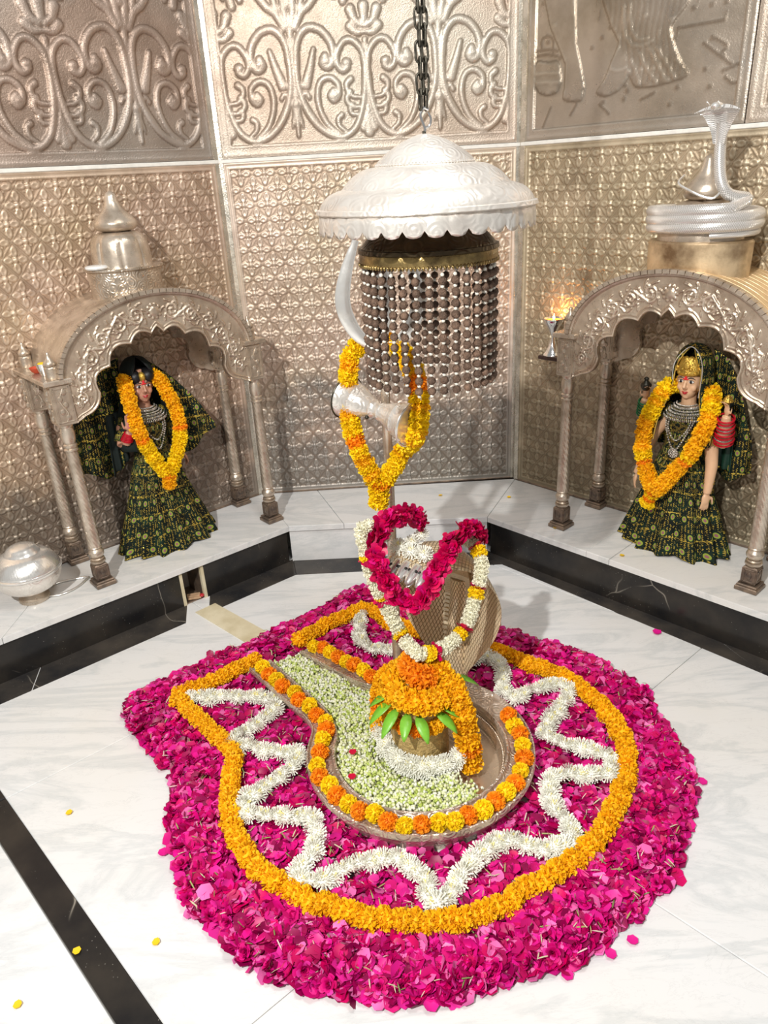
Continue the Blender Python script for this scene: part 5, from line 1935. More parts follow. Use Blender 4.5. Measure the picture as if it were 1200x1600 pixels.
g.ball(Rx @ Vector((0.03, -0.02, -0.03)), 0.007)
obj('knot', g, M['iron'], dm)
gl = [(-0.020, 2.475, 1.385), (-0.066, 2.465, 1.372), (-0.090, 2.455, 1.320), (-0.097, 2.45, 1.230), (-0.092, 2.41, 1.120), (-0.066, 2.385, 1.030), (-0.035, 2.37, 0.965), (-0.005, 2.365, 0.930), (0.034, 2.37, 0.975), (0.082, 2.385, 1.045), (0.108, 2.28, 1.110), (0.128, 2.255, 1.186), (0.128, 2.29, 1.274), (0.104, 2.41, 1.345), (0.060, 2.455, 1.385)]


def gpat(u, i):
    if 0.27 < u < 0.30 or 0.75 < u < 0.785:
        return (random.choice(DISC['mar_o']), 0.95, 'marigold')
    return (random.choice(DISC['mar_y' if random.random() < 0.75 else 'mar_m']), 1.0, 'marigold')


garland('marigold_garland', 'bright yellow marigold garland hung on the trident round the drum', gl, 0.0330, 0.0165, gpat, squash=0.9, closed=True)
garland('marigold_tassel', 'yellow marigold tassel at the bottom of the trident garland', [(-0.008, 2.36, 0.925), (-0.014, 2.358, 0.895), (-0.018, 2.356, 0.862)], 0.036, 0.018, lambda u, i: (random.choice(DISC['mar_o' if i < 1 else 'mar_y']), 1.0, 'marigold'), cat='tassel')

# ------------------------------------------------------------ umbrella, bead curtain, chain
UX, UY = 0.153, 2.05
um = thing('silver_umbrella', 'white silver ceremonial umbrella with scalloped edge, hanging on the chain', 'umbrella', (UX, UY, 1.78))
prof = smooth_prof([(0.004, 0.196), (0.02, 0.193), (0.055, 0.180), (0.09, 0.160), (0.118, 0.138)], 4) + [(0.123, 0.132), (0.118, 0.128)] + \
    smooth_prof([(0.128, 0.127), (0.155, 0.122), (0.185, 0.106), (0.207, 0.084)], 4) + [(0.210, 0.080)] + smooth_prof([(0.222, 0.077), (0.245, 0.068), (0.262, 0.052), (0.269, 0.038)], 4) + [(0.277, 0.036), (0.279, 0.031), (0.272, 0.028)]
g = G().lathe(prof, 72, rfun=lambda r_, a, z: r_ * (1 + (0.010 * abs(math.sin(a * 30)) if z > 0.139 else 0)), cap=False)
o = obj('canopy', g, M['silver_e'], um, True, 50)
mo = o.modifiers.new('thick', 'SOLIDIFY')
mo.thickness = 0.003
NSC = 34
g = G()
V, F = [], []
per = 6
N_ = NSC * per
for i in range(N_):
    a = 2 * PI * i / N_
    ph = (i % per) / per
    dz = 0.016 * math.sqrt(max(0, 1 - (2 * ph - 1) ** 2))
    rr = 0.272
    for z, q in ((0.030, 0), (0.010, 0.002), (-0.004 - dz * 0.5, 0.003), (-0.006 - dz, 0.002)):
        V.append(((rr + q + 0.002 * math.sin(PI * ph)) * math.cos(a), (rr + q + 0.002 * math.sin(PI * ph)) * math.sin(a), z))
for i in range(N_):
    j = (i + 1) % N_
    for k in range(3):
        F.append((i * 4 + k, i * 4 + k + 1, j * 4 + k + 1, j * 4 + k))
g.add(V, F)
o = obj('scalloped_valance', g, M['silver_e'], um, True, 50)
mo = o.modifiers.new('thick', 'SOLIDIFY')
mo.thickness = 0.002
g = G()
for k in range(90):
    a = 2 * PI * k / 90
    g.ball((0.1215 * math.cos(a), 0.1215 * math.sin(a), 0.133), 0.0045, 6, 4)
obj('bead_ring', g, M['silver'], um)
g = G().lathe([(0.003, 0.19), (0.005, 0.20), (0.004, 0.205)], 10)
g.tube([(0, 0, 0.205), (0, 0, 0.0)], 0.004, 8)
obj('spindle', g, M['iron'], um)
bc = thing('bead_chandelier', 'dark bronze dome fringed with long strings of brown rudraksha seeds', 'hanging ornament', (UX + 0.002, UY, 1.32))
g = G().lathe(smooth_prof([(0.001, 0.475), (0.05, 0.471), (0.10, 0.456), (0.145, 0.430), (0.170, 0.404), (0.172, 0.400)], 4) + [(0.181, 0.398), (0.182, 0.392), (0.178, 0.390)], 64, cap=False)
o = obj('dome', g, M['bronze'], bc, True, 50)
o.modifiers.new('thick', 'SOLIDIFY').thickness = 0.003
g = G().lathe([(0.178, 0.392), (0.181, 0.388), (0.182, 0.368), (0.180, 0.362)], 64, cap=False)
for k in range(110):
    a = 2 * PI * k / 110
    g.ball((0.181 * math.cos(a), 0.181 * math.sin(a), 0.362), (0.004, 0.004, 0.006), 5, 4)
o = obj('fringed_band', g, M['bronzeb'], bc, True, 50)
g = G().tube([(0, 0, 0.46), (0, 0, 0.475)], 0.006, 8)
obj('dome_knob', g, M['bronzeb'], bc)
rg = np.random.default_rng(2)
g = G().ball((0, 0, 0), (0.0106, 0.0106, 0.0102), 16, 12)
V = [Vector(v) * (1 + 0.07 * math.sin(7 * math.atan2(v[1], v[0]) + v[2] * 500) + rg.normal(0, 0.06)) for v in g.v]
g.v = [tuple(v) for v in V]
rud_me = mesh_of('rudraksha_bead', g, M['rud'], True, None)
NS, NB = 33, 11
rows_ = []
for k in range(NS):
    a = 2 * PI * (k + 0.35) / NS
    rows_.append((math.sin(a), a, k))
rows_.sort()
front = set(k for _, _, k in rows_[:25])
stuff = G()
for k in range(NS):
    a = 2 * PI * (k + 0.35) / NS
    x, y = 0.172 * math.cos(a), 0.172 * math.sin(a)
    g = G()
    pts = []
    zt = 0.366
    lean = random.uniform(-0.004, 0.004)
    g.tube([(x, y, zt), (x + lean, y, 0.034)], 0.0009, 4, 0)
    zz = 0.345
    beads = []
    first_double = True
    for b in range(NB):
        g.ball((x, y, zz), (0.0052, 0.0052, 0.0052), 8, 6, 1)
        zz -= 0.01365
        beads.append(zz - 0.001)
        zz -= 0.01365
        if b % 5 == 2:
            zz -= random.uniform(-0.001, 0.001)
    g.ball((x, y, zz), (0.0052, 0.0052, 0.0052), 8, 6, 1)
    s_ = obj('bead_string', g, [M['thread'], M['bone']], bc)
    for zb in beads:
        if k in front:
            o = link('rudraksha_bead', rud_me, s_, (x + random.uniform(-.001, .001), y, zb))
            o.rotation_euler = (random.uniform(-.5, .5), random.uniform(-.5, .5), random.uniform(0, 6))
        else:
            stuff.ball((x, y, zb), (0.0106, 0.0106, 0.0102), 8, 6)
o = obj('rear_beads', stuff, M['rud'], bc)
o['kind'] = 'stuff'

ch = thing('iron_chain', 'dark iron chain hanging from above down to the silver umbrella', 'chain', (UX, UY, 1.99))
linkg = G()
lp = []
for k in range(28):
    a = 2 * PI * k / 28
    lp.append((0.0085 * math.cos(a), 0, 0.0135 * math.sin(a) + (0.009 if math.sin(a) > 0 else -0.009)))
linkg.tube(lp, 0.0030, 8, closed=True, upv=(0, 1, 0))
link_me = mesh_of('chain_link', linkg, M['iron'], True)
zc = 0.062
k = 0
while zc < 1.1:
    for dx in (-0.0065, 0.0065) if zc < 0.30 else (0.0,):
        o = link('chain_link', link_me, ch, (dx + random.uniform(-.001, .001), 0.004 * (dx > 0), zc))
        o.rotation_euler = (0, random.uniform(-.08, .08), (0.2 if k % 2 else PI / 2 + 0.2) + random.uniform(-.15, .15))
    zc += 0.0335
    k += 1
g = G().tube(spline([(0.0, 0, -0.014), (0.002, 0, 0.0), (-0.004, 0, 0.016), (-0.008, 0, 0.030), (0.0, 0, 0.044), (0.012, 0, 0.040)], 0.003), 0.0036, 8)
g.tube(spline([(0.0, 0, 0.0), (0.014, 0, 0.006), (0.017, 0, 0.022), (0.010, 0, 0.034)], 0.003), 0.0030, 8)
hk = obj('hook', g, M['steel'], ch)
hk['label'] = 'bright steel hook'

# ------------------------------------------------------------ goblet lamp and pot
SH = loc_in((CR[0], CR[1], 0), AR, (0.285, -0.06, 0.993))
g = G().box(-0.075, 0.12, -0.045, 0.055, -0.02, 0.0, bev=0.003)
o = obj('wooden_shelf', g, M['wood'], None, False, None, SH)
o.rotation_euler = (0, 0, AR)
tag(o, 'small dark wooden shelf on the right wall beside the shrine', 'shelf')
lmp = thing('oil_lamp', 'silver goblet oil lamp burning on the wooden wall shelf', 'lamp', (SH[0] + 0.0, SH[1] + 0.0, SH[2]), AR)
lmp.location = loc_in(SH, AR, (-0.02, 0.0, 0.0))
g = G().lathe(smooth_prof([(0.048, 0.0), (0.047, 0.004), (0.035, 0.02), (0.020, 0.05), (0.010, 0.085), (0.009, 0.098), (0.022, 0.125), (0.044, 0.160), (0.052, 0.182)], 3) + [(0.055, 0.186), (0.050, 0.186)] + [(0.040, 0.168), (0.001, 0.160)], 36, cap=False)
obj('goblet', g, M['steel'], lmp, True, 50)
g = G().lathe([(0.048, 0.178), (0.030, 0.182), (0.001, 0.182)], 24, cap=False)
obj('ghee', g, M['ghee'], lmp)
g = G().lathe(onion(0.006, 0.183, 0.030), 12, cx=0.008, cy=-0.01)
obj('flame', g, M['flame'], lmp)
p = loc_in(SH, AR, (-0.012, -0.01, 0.205))
lamp('lamp_flame_light', 'POINT', p, 0.7, 0.012, (1.0, 0.45, 0.15))

PP = on(CL, AL, -1.388, 0.26)
pot = thing('silver_pot', 'round silver pot with ribbed domed lid on a flared foot, left ledge', 'pot', (PP[0], PP[1], LZ), AL)
g = G().lathe([(0.064, 0.0), (0.068, 0.006), (0.066, 0.016), (0.050, 0.026), (0.044, 0.036), (0.050, 0.046)], 40)
f_ = obj('foot', g, M['shrine'], pot)
g = G().lathe(smooth_prof([(0.045, 0.044), (0.080, 0.056), (0.118, 0.082), (0.138, 0.118), (0.143, 0.150)], 5), 56)
obj('bowl', g, M['silver_e'], pot)
g = G().lathe([(0.143, 0.148), (0.149, 0.152), (0.149, 0.160), (0.143, 0.163)] + smooth_prof([(0.141, 0.165), (0.130, 0.190), (0.105, 0.222), (0.075, 0.240)], 6) + [(0.073, 0.247), (0.066, 0.250), (0.060, 0.262), (0.040, 0.272), (0.02, 0.276), (0.001, 0.278)], 180,
              rfun=lambda r_, a, z: r_ * (1 + (0.020 * abs(math.sin(a * 36 + z * 90)) if 0.167 < z < 0.232 else 0)), cap=False)
obj('lid', g, M['silver'], pot, True, 60)
kk = [on(CL, AL, -1.30 + 0.13 * math.cos(t) * 0.62 + 0.02, 0.26 + 0.075 * math.sin(t)) for t in np.linspace(0, 2 * PI, 40)[:-1]]
hp_ = [on(CL, AL, s_, d_) for s_, d_ in ((-1.335, 0.30), (-1.28, 0.325), (-1.21, 0.31), (-1.155, 0.27), (-1.135, 0.255), (-1.15, 0.24), (-1.21, 0.215), (-1.27, 0.20), (-1.33, 0.22))]
o_ = hp_[0]
g = G().tube([(p[0] - o_[0], p[1] - o_[1], 0.0065) for p in spline(hp_, 0.012)], 0.006, 8, flat=0.7)
o = obj('silver_loop', g, M['silver'], None, True, 60, (o_[0], o_[1], LZ))
tag(o, 'pointed loop of silver wire lying beside the foot of the silver pot', 'wire loop')
# bundle in the drain opening
bd = thing('stick_bundle', 'small bundle of brown sticks lying in the drain opening', 'bundle', tuple(on(FL, AL, (gs0 + gs1) / 2 + 0.005, -0.045)) + (0.004,), 0.3)
for k in range(4):
    g = G().tube([(-0.03, 0.01 * k - 0.015, 0.009 + 0.006 * (k % 2)), (0.035, 0.01 * k - 0.018, 0.008 + 0.006 * (k % 2))], 0.0065, 8)
    obj('stick', g, M['ash'], bd)
g = G().ball((0.04, -0.01, 0.014), (0.012, 0.014, 0.008))
obj('red_thread', g, M['lips'], bd)


# ------------------------------------------------------------ statues
def hand(g, w, d, nrm, L=0.075, side=1, curl=0.15, spread=0.10):
    """palm and five separate fingers; w wrist, d finger direction, nrm palm normal"""
    w, d, nrm = Vector(w), Vector(d).normalized(), Vector(nrm).normalized()
    s_ = d.cross(nrm).normalized() * side
    Rm = Matrix((s_, d, nrm)).transposed()
    g.ball(w + d * L * 0.27, (L * 0.23, L * 0.34, L * 0.12), 14, 10, mat=Rm)
    for k, (off, ln) in enumerate(((-0.165, 0.40), (-0.055, 0.48), (0.055, 0.45), (0.16, 0.36))):
        b = w + d * L * 0.50 + s_ * off * L
        dd = (d + s_ * off * spread * 6).normalized()
        p1 = b + dd * ln * L * 0.45 + nrm * curl * ln * L * 0.2
        p2 = b + dd * ln * L * 0.80 + nrm * curl * ln * L * 0.8
        p3 = b + dd * ln * L * 1.02 + nrm * curl * ln * L * 1.5
        g.tube([b - d * L * 0.1, b, p1, p2, p3], [L * 0.055, L * 0.057, L * 0.052, L * 0.046, L * 0.034], 8)
    b = w + d * L * 0.14 - s_ * L * 0.15
    g.tube([b, b + (d * 0.4 - s_).normalized() * L * 0.18, b + (d * 1.1 - s_ * 0.9).normalized() * L * 0.36, b + (d * 1.3 - s_ * 0.7).normalized() * L * 0.50], [L * 0.07, L * 0.065, L * 0.055, L * 0.04], 8)


def remeshed(name, g, mat, parent, vox):
    o = link('raw', mesh_of('raw', g, mat), None)
    md = o.modifiers.new('r', 'REMESH')
    md.mode = 'VOXEL'
    md.voxel_size = vox
    sm = o.modifiers.new('s', 'SMOOTH')
    sm.factor = 0.5
    sm.iterations = 3
    dg = bpy.context.evaluated_depsgraph_get()
    me = bpy.data.meshes.new_from_object(o.evaluated_get(dg))
    bpy.data.objects.remove(o)
    me.name = name
    me.polygons.foreach_set('use_smooth', [True] * len(me.polygons))
    me.materials.clear()
    me.materials.append(mat)
    return link(name, me, parent)


def cloth(name, top, bot, y0, y1, mat, parent, nu=40, nv=26, wave=0.012, label=None, uvs=1.0):
    T = resample([(*p, 0) for p in top], 0.01)
    B_ = resample([(*p, 0) for p in bot], 0.01)
    q = np.linspace(0, 1, nu)
    T = np.stack([np.interp(q, np.linspace(0, 1, len(T)), T[:, k]) for k in (0, 1)], 1)
    B_ = np.stack([np.interp(q, np.linspace(0, 1, len(B_)), B_[:, k]) for k in (0, 1)], 1)
    g = G()
    V, UV, F = [], [], []
    for i in range(nu):
        for j in range(nv):
            v = j / (nv - 1)
            p = T[i] * (1 - v) + B_[i] * v
            y = y0 + (y1 - y0) * q[i] ** 1.5 + wave * math.sin(q[i] * 15 + v * 2.0) * (0.4 + v)
            V.append((p[0], y, p[1]))
            UV.append((p[0] * 1.0 * uvs, p[1] * uvs))
    for i in range(nu - 1):
        for j in range(nv - 1):
            a = i * nv + j
            F.append((a, a + nv, a + nv + 1, a + 1))
    g.add(V, F, 0, UV)
    o = obj(name, g, mat, parent, True, None)
    o.modifiers.new('thick', 'SOLIDIFY').thickness = 0.004
    if label:
        o['label'] = label
    return o


def cowl(parent, hc, mat, zmax, wid, name='shawl_hood', label=None):
    g = G()
    V, F, UV = [], [], []
    prof = [(0.004, zmax), (0.040, zmax - 0.012), (0.066, zmax - 0.045), (0.080, zmax - 0.10), (0.086, zmax - 0.16), (0.098, zmax - 0.22), (0.122, zmax - 0.28), (0.140, zmax - 0.34), (0.150, zmax - 0.42)]
    prof = smooth_prof(prof, 3)
    nu = 48
    for j, (r_, z) in enumerate(prof):
        dz = zmax - z
        a0 = 0.25 + 0.75 * min(1, dz / 0.10) * wid
        for i in range(nu):
            u = i / (nu - 1)
            a = a0 + (2 * PI - 2 * a0) * u
            rr = r_ * (1 + 0.04 * math.sin(a * 9) * min(1, dz / .2))
            V.append((rr * math.sin(a) * 1.0, 0.010 - rr * 0.98 * math.cos(a), z))
            UV.append((a * 0.12, z))
    for j in range(len(prof) - 1):
        for i in range(nu - 1):
            q = j * nu + i
            F.append((q, q + 1, q + nu + 1, q + nu))
    g.add(V, F, 0, UV)
    o = obj(name, g, mat, parent, True, None)
    o.modifiers.new('thick', 'SOLIDIFY').thickness = 0.004
    # gold edging
    e1 = [V[j * nu] for j in range(1, len(prof))]
    e2 = [V[j * nu + nu - 1] for j in range(1, len(prof))]
    g = G().tube([Vector(p) for p in e1[::-1]] + [Vector(p) for p in e2], 0.0032, 6)
    obj('edging', g, M['goldm'] if mat != M['velvet'] else M['hair'], o)
    if label:
        o['label'] = label
    return o


def skirt(parent, h, rb, rt_, sy):
    prof = smooth_prof([(rb * 1.0, 0.004), (rb * 0.93, 0.06), (rb * 0.80, 0.16), (rb * 0.64, 0.28), (rb * 0.50, 0.40), (rt_ * 1.05, h - 0.04), (rt_, h)], 7)
    g = G()
    seg = 120
    V, F, UV = [], [], []
    for j, (r_, z) in enumerate(prof):
        k = max(0, 1 - z / h)
        for i in range(seg):
            a = 2 * PI * i / seg
            rr = r_ * (1 + 0.105 * k * math.cos(13 * a + 0.8 * math.sin(3 * a)) + 0.03 * k * math.cos(29 * a + 1))
            V.append((rr * math.cos(a), rr * math.sin(a) * sy, z + 0.010 * (k > 0.9) * math.cos(5 * a)))
            UV.append((a * 0.17, z))
    # avoid the wrap seam by doubling the last column
    V2, UV2 = [], []
    for j in range(len(prof)):
        row, ru = V[j * seg:(j + 1) * seg], UV[j * seg:(j + 1) * seg]
        V2 += row + [row[0]]
        UV2 += ru + [(2 * PI * 0.17, ru[0][1])]
    s1 = seg + 1
    for j in range(len(prof) - 1):
        for i in range(seg):
            q = j * s1 + i
            F.append((q, q + 1, q + s1 + 1, q + s1))
    g.add(V2, F, 0, UV2)
    return obj('skirt', g, M['sari'], parent, True, None)


def ring_at(g, c, d, r_, t_):
    d = Vector(d).normalized()
    a = d.orthogonal().normalized()
    b = d.cross(a)
    g.tube([Vector(c) + a * (r_ * math.cos(t)) + b * (r_ * math.sin(t)) for t in np.linspace(0, 2 * PI, 21)[:-1]], t_, 6, closed=True)


def statue(kind, label, P0, az, s, d):
    p = on(P0, az, s, d)
    root = thing('goddess_statue', label, 'statue', (p[0], p[1], LZ), az, 'draped goddess statues in the shrines')
    hz = 0.828 if kind == 'left' else 0.797
    yaw = -0.12 if kind == 'left' else 0.08
    Hm = Matrix.Translation((0, -0.008, hz)) @ Matrix.Rotation(yaw, 4, 'Z') @ Matrix.Rotation(0.06, 4, 'X')
    sk = M['skin2'] if kind == 'left' else M['skin']
    g = G()
    # legs, trunk, neck
    for sx in (-1, 1):
        g.tube([(sx * 0.042, 0, 0.02), (sx * 0.044, 0, 0.12), (sx * 0.048, 0, 0.26), (sx * 0.050, 0, 0.42), (sx * 0.045, 0, 0.50)], [0.024, 0.030, 0.036, 0.042, 0.030], 12)
        g.ball((sx * 0.042, -0.03, 0.018), (0.022, 0.05, 0.016), 12, 8)
    g.tube([(0, 0, 0.46), (0, 0, 0.50), (0, 0, 0.56), (0, 0, 0.62), (0, 0, 0.66), (0, 0, hz - 0.125), (0, 0, hz - 0.105)], [0.080, 0.084, 0.068, 0.080, 0.092, 0.070, 0.035], 20, flat=0.72, upv=(0, 1, 0))
    g.tube([(0, 0.0, hz - 0.15), (0, -0.004, hz - 0.05)], [0.034, 0.030], 14)
    H = lambda q: tuple(Hm @ Vector(q))
    g.ball(H((0, 0.006, 0.008)), (0.055, 0.062, 0.076), 26, 18, mat=Matrix.Rotation(yaw, 3, 'Z'))
    g.ball(H((0, -0.022, -0.038)), (0.036, 0.034, 0.036), 18, 12)
    g.ball(H((0, -0.038, -0.060)), (0.016, 0.014, 0.013), 12, 8)
    for sx in (-1, 1):
        g.ball(H((sx * 0.024, -0.036, -0.020)), (0.019, 0.015, 0.019), 12, 8)
        g.ball(H((sx * 0.055, 0.004, -0.005)), (0.007, 0.012, 0.019), 10, 8)
    g.tube([H((0, -0.053, 0.018)), H((0, -0.063, 0.0)), H((0, -0.072, -0.016))], [0.0045, 0.006, 0.0085], 10)
    g.ball(H((0, -0.060, -0.020)), (0.012, 0.008, 0.006), 10, 6)
    sz = hz - 0.155
    if kind == 'left':
        g.tube([(-0.075, 0, sz), (-0.125, -0.005, sz - 0.03), (-0.150, -0.03, sz - 0.10), (-0.140, -0.055, sz - 0.085), (-0.125, -0.085, sz - 0.03)], [0.034, 0.031, 0.026, 0.023, 0.017], 14)
        hand(g, (-0.124, -0.088, sz - 0.022), (0.05, -0.08, 1), (0.1, -1, 0), 0.088, 1)
        g.tube([(0.075, 0, sz), (0.115, 0.01, sz - 0.05), (0.135, 0.02, sz - 0.14), (0.15, 0.02, sz - 0.20), (0.16, 0.01, sz - 0.23)], [0.034, 0.031, 0.026, 0.022, 0.016], 14)
        hand(g, (0.161, 0.008, sz - 0.232), (0.3, -0.2, -1), (-1, 0, 0), 0.07, -1, 0.4)
    else:
        g.tube([(-0.075, 0, sz), (-0.13, -0.005, sz - 0.015), (-0.185, -0.02, sz - 0.03), (-0.190, -0.045, sz + 0.01), (-0.172, -0.062, sz + 0.055)], [0.033, 0.030, 0.027, 0.023, 0.016], 14)
        hand(g, (-0.171, -0.064, sz + 0.060), (0.1, -0.1, 1), (0.6, -0.8, 0), 0.066, 1, 0.8)
        g.tube([(0.075, 0, sz), (0.13, 0.0, sz - 0.03), (0.180, -0.02, sz - 0.085), (0.190, -0.05, sz - 0.02), (0.196, -0.066, sz + 0.045)], [0.036, 0.034, 0.032, 0.028, 0.017], 14)
        hand(g, (0.196, -0.068, sz + 0.050), (0.0, -0.1, 1), (-0.4, -0.9, 0), 0.066, -1, 0.8)
        g.tube([(-0.078, 0.0, sz - 0.01), (-0.135, -0.01, sz - 0.10), (-0.165, -0.03, sz - 0.20), (-0.175, -0.055, sz - 0.28), (-0.180, -0.065, sz - 0.305)], [0.034, 0.029, 0.024, 0.018, 0.016], 14)
        hand(g, (-0.180, -0.066, sz - 0.308), (-0.05, -0.15, -1), (0.6, 0.5, 0), 0.075, 1, 0.25)
        g.tube([(0.078, 0.0, sz - 0.01), (0.128, -0.015, sz - 0.10), (0.150, -0.035, sz - 0.20), (0.158, -0.06, sz - 0.29), (0.158, -0.066, sz - 0.315)], [0.036, 0.030, 0.026, 0.019, 0.017], 14)
        hand(g, (0.158, -0.068, sz - 0.318), (0.02, -0.12, -1), (-0.6, 0.5, 0), 0.085, -1, 0.25)
    body = remeshed('body', g, sk, root, 0.0036)
    # painted face
    g = G()
    for sx in (-1, 1):
        g.ball(H((sx * 0.0215, -0.0505, 0.008)), (0.0118, 0.0058, 0.0062), 14, 8, mat=Matrix.Rotation(yaw, 3, 'Z'))
    obj('eye_white', g, M['eyew'], body)
    g = G()
    for sx in (-1, 1):
        g.ball(H((sx * 0.0215, -0.0548, 0.008)), (0.0062, 0.0032, 0.0060), 10, 6)
        g.tube([H((sx * (0.0215 + q), -0.0545 + abs(q) * 0.12 + max(0, q) * .25, 0.0155 - q * q * 40)) for q in (-0.012, -0.006, 0, 0.006, 0.012)], [0.0008, 0.0014, 0.0016, 0.0014, 0.0008], 6)
        g.tube([H((sx * (0.022 + q), -0.0560 + max(0, q) * .35, 0.0275 - q * q * 30)) for q in (-0.015, -0.008, 0, 0.008, 0.016)], [0.001, 0.0019, 0.0021, 0.0017, 0.0009], 6)
    obj('eyeliner', g, M['ink'], body)
    g = G()
    g.tube([H((q, -0.0618 + abs(q) * .5, -0.0375 + abs(q) * 0.12)) for q in (-0.014, -0.007, 0, 0.007, 0.014)], [0.0008, 0.0028, 0.0026, 0.0028, 0.0008], 8)
    g.tube([H((q, -0.0608 + abs(q) * .5, -0.0425)) for q in (-0.010, -0.005, 0, 0.005, 0.010)], [0.0008, 0.003, 0.0034, 0.003, 0.0008], 8)
    obj('lips', g, M['lips'], body)
    g = G()
    g.ball(H((0, -0.0585, 0.030)), (0.0055, 0.004, 0.011), 10, 8)
    g.ball(H((0, -0.0600, 0.021)), (0.013, 0.0025, 0.004), 10, 6)
    obj('forehead_mark', g, M['tilak'], body)
    # hair
    g = G().ball(H((0, 0.020, 0.014)), (0.0605, 0.060, 0.080), 24, 16)
    for sx in (-1, 1):
        if kind == 'left':
            g.ball(H((sx * 0.030, -0.010, 0.046)), (0.034, 0.050, 0.036), 18, 12)
    obj('hair', g, M['hair'], root)
    if kind == 'right':
        g = G()
        V, F = [], []
        nu, nv = 40, 8
        for i in range(nu):
            a = -1.9 + 3.8 * i / (nu - 1)
            top_ = 0.022 + 0.055 * max(0, math.cos(a * 0.82)) ** 0.6 + 0.006 * abs(math.sin(a * 6))
            for j in range(nv):
                v = j / (nv - 1)
                rx, ry = 0.061 - 0.016 * v * v, 0.068 - 0.020 * v * v
                V.append(H((rx * math.sin(a), -ry * math.cos(a) + 0.006, 0.034 + top_ * v)))
        for i in range(nu - 1):
            for j in range(nv - 1):
                q = i * nv + j
                F.append((q, q + nv, q + nv + 1, q + 1))
        g.add(V, F)
        for k in range(9):
            a = -1.2 + 2.4 * k / 8
            g.ball(H((0.060 * math.sin(a), -0.066 * math.cos(a) + 0.006, 0.045 + 0.018 * (k % 2))), 0.008, 8, 6)
        g.ball(H((0, -0.058, 0.078)), (0.014, 0.008, 0.018), 10, 8)
        o = obj('crown', g, M['gold'], root, True, None)
        o.modifiers.new('thick', 'SOLIDIFY').thickness = 0.004
        g = G()
        for sx in (-1, 1):
            g.ball(H((sx * 0.060, -0.004, -0.026)), (0.006, 0.008, 0.012), 10, 6).ball(H((sx * 0.061, -0.004, -0.044)), 0.008, 10, 6)
        obj('earring', g, M['goldm'], root)
    else:
        g = G().ball(H((0.0, -0.042, 0.050)), (0.017, 0.022, 0.024), 16, 10)
        obj('forehead_ornament', g, M['gold'], root)
    skirt(root, 0.545 if kind == 'left' else 0.53, 0.245, 0.082, 0.60)
    # bodice
    g = G().lathe(smooth_prof([(0.100, 0.44), (0.090, 0.50), (0.084, 0.56), (0.090, 0.61), (0.104, 0.655), (0.098, hz - 0.145), (0.060, hz - 0.118), (0.04, hz - 0.112)], 5), 48, sy=0.78, uvs=True, cap=False)
    obj('bodice', g, M['sari'], root, True, None)
    for sx in (-1, 1):
        e_ = (sx * 0.148, -0.02, sz - 0.09) if kind == 'left' else (sx * 0.135, -0.006, sz - 0.035)
        if kind == 'left' and sx == 1:
            e_ = (0.136, 0.02, sz - 0.13)
        g = G().tube([(sx * 0.068, 0, sz + 0.006), (sx * 0.10, 0, sz - 0.004), ((sx * 0.10 + e_[0]) / 2, e_[1] * .5, (sz + e_[2]) / 2 - 0.006), e_], [0.036, 0.040, 0.0375, 0.035], 18, uvs=True)
        obj('sleeve', g, M['sari'], root, True, None)
    # jewellery
    g = G()
    nr = 6
    for k in range(nr):
        rr = 0.046 + 0.010 * k
        z0 = hz - 0.098 - 0.011 * k
        n_ = 30
        for j in range(n_):
            a = -1.35 + 2.7 * j / (n_ - 1)
            q = (rr * math.sin(a), -rr * 0.86 * math.cos(a) - 0.012, z0 - 0.006 * math.cos(a))
            if k in (0, 2):
                g.ball(q, 0.0042, 6, 4)
            else:
                g.ball(q, (0.0030, 0.003, 0.0075), 6, 4)
    obj('necklace', g, M['jewel'], root)
    g = G()
    cz = 0.50 if kind == 'right' else 0.53
    for (w, zz) in ((0.062, cz), (0.050, cz + 0.045)):
        P = spline([(-w, -0.060, hz - 0.16), (-w * 0.8, -0.085, cz + 0.09), (0.0, -0.092, zz), (w * 0.8, -0.085, cz + 0.09), (w, -0.060, hz - 0.16)], 0.009)
        for q in P:
            g.ball(q, 0.0048, 6, 4)
    obj('long_chain', g, M['jewel'], root)
    if kind == 'right':
        g = G()
        for rr, n_ in ((0.0, 1), (0.010, 7), (0.019, 12)):
            for j in range(n_):
                g.ball((rr * math.cos(j * 2 * PI / n_), -0.097, cz - 0.012 + rr * math.sin(j * 2 * PI / n_)), 0.0055, 6, 4)
        obj('pendant', g, M['jewel'], root)
    # bangles
    if kind == 'left':
        g = G()
        for k in range(6):
            u = k / 5
            ring_at(g, (-0.136 + 0.010 * u, -0.063 - 0.020 * u, sz - 0.070 + 0.035 * u), (0.15, -0.35, 1), 0.0265 - 0.004 * u, 0.0032)
        obj('red_bangles', g, M['redb'], root)
        g = G().ball((-0.122, -0.098, sz + 0.005), (0.015, 0.004, 0.020), 12, 8)
        obj('palm_paint', g, M['palm'], root)
        cloth('shawl_wing', [(-0.05, 0.955), (-0.18, 0.90), (-0.32, 0.76)], [(-0.10, 0.50), (-0.18, 0.395), (-0.345, 0.47)], 0.075, 0.045, M['sari'], root, wave=0.016)
        cloth('shawl_wing', [(0.05, 0.95), (0.14, 0.87), (0.25, 0.74), (0.345, 0.56)], [(0.09, 0.56), (0.15, 0.46), (0.20, 0.43), (0.340, 0.545)], 0.070, -0.03, M['sari'], root, wave=0.014)
        o = cloth('shawl_lining', [(-0.09, 0.72), (-0.17, 0.70)], [(-0.09, 0.48), (-0.19, 0.40)], 0.055, 0.055, M['velvet'], root, 20, 16, 0.008, 'plain black-green lining')
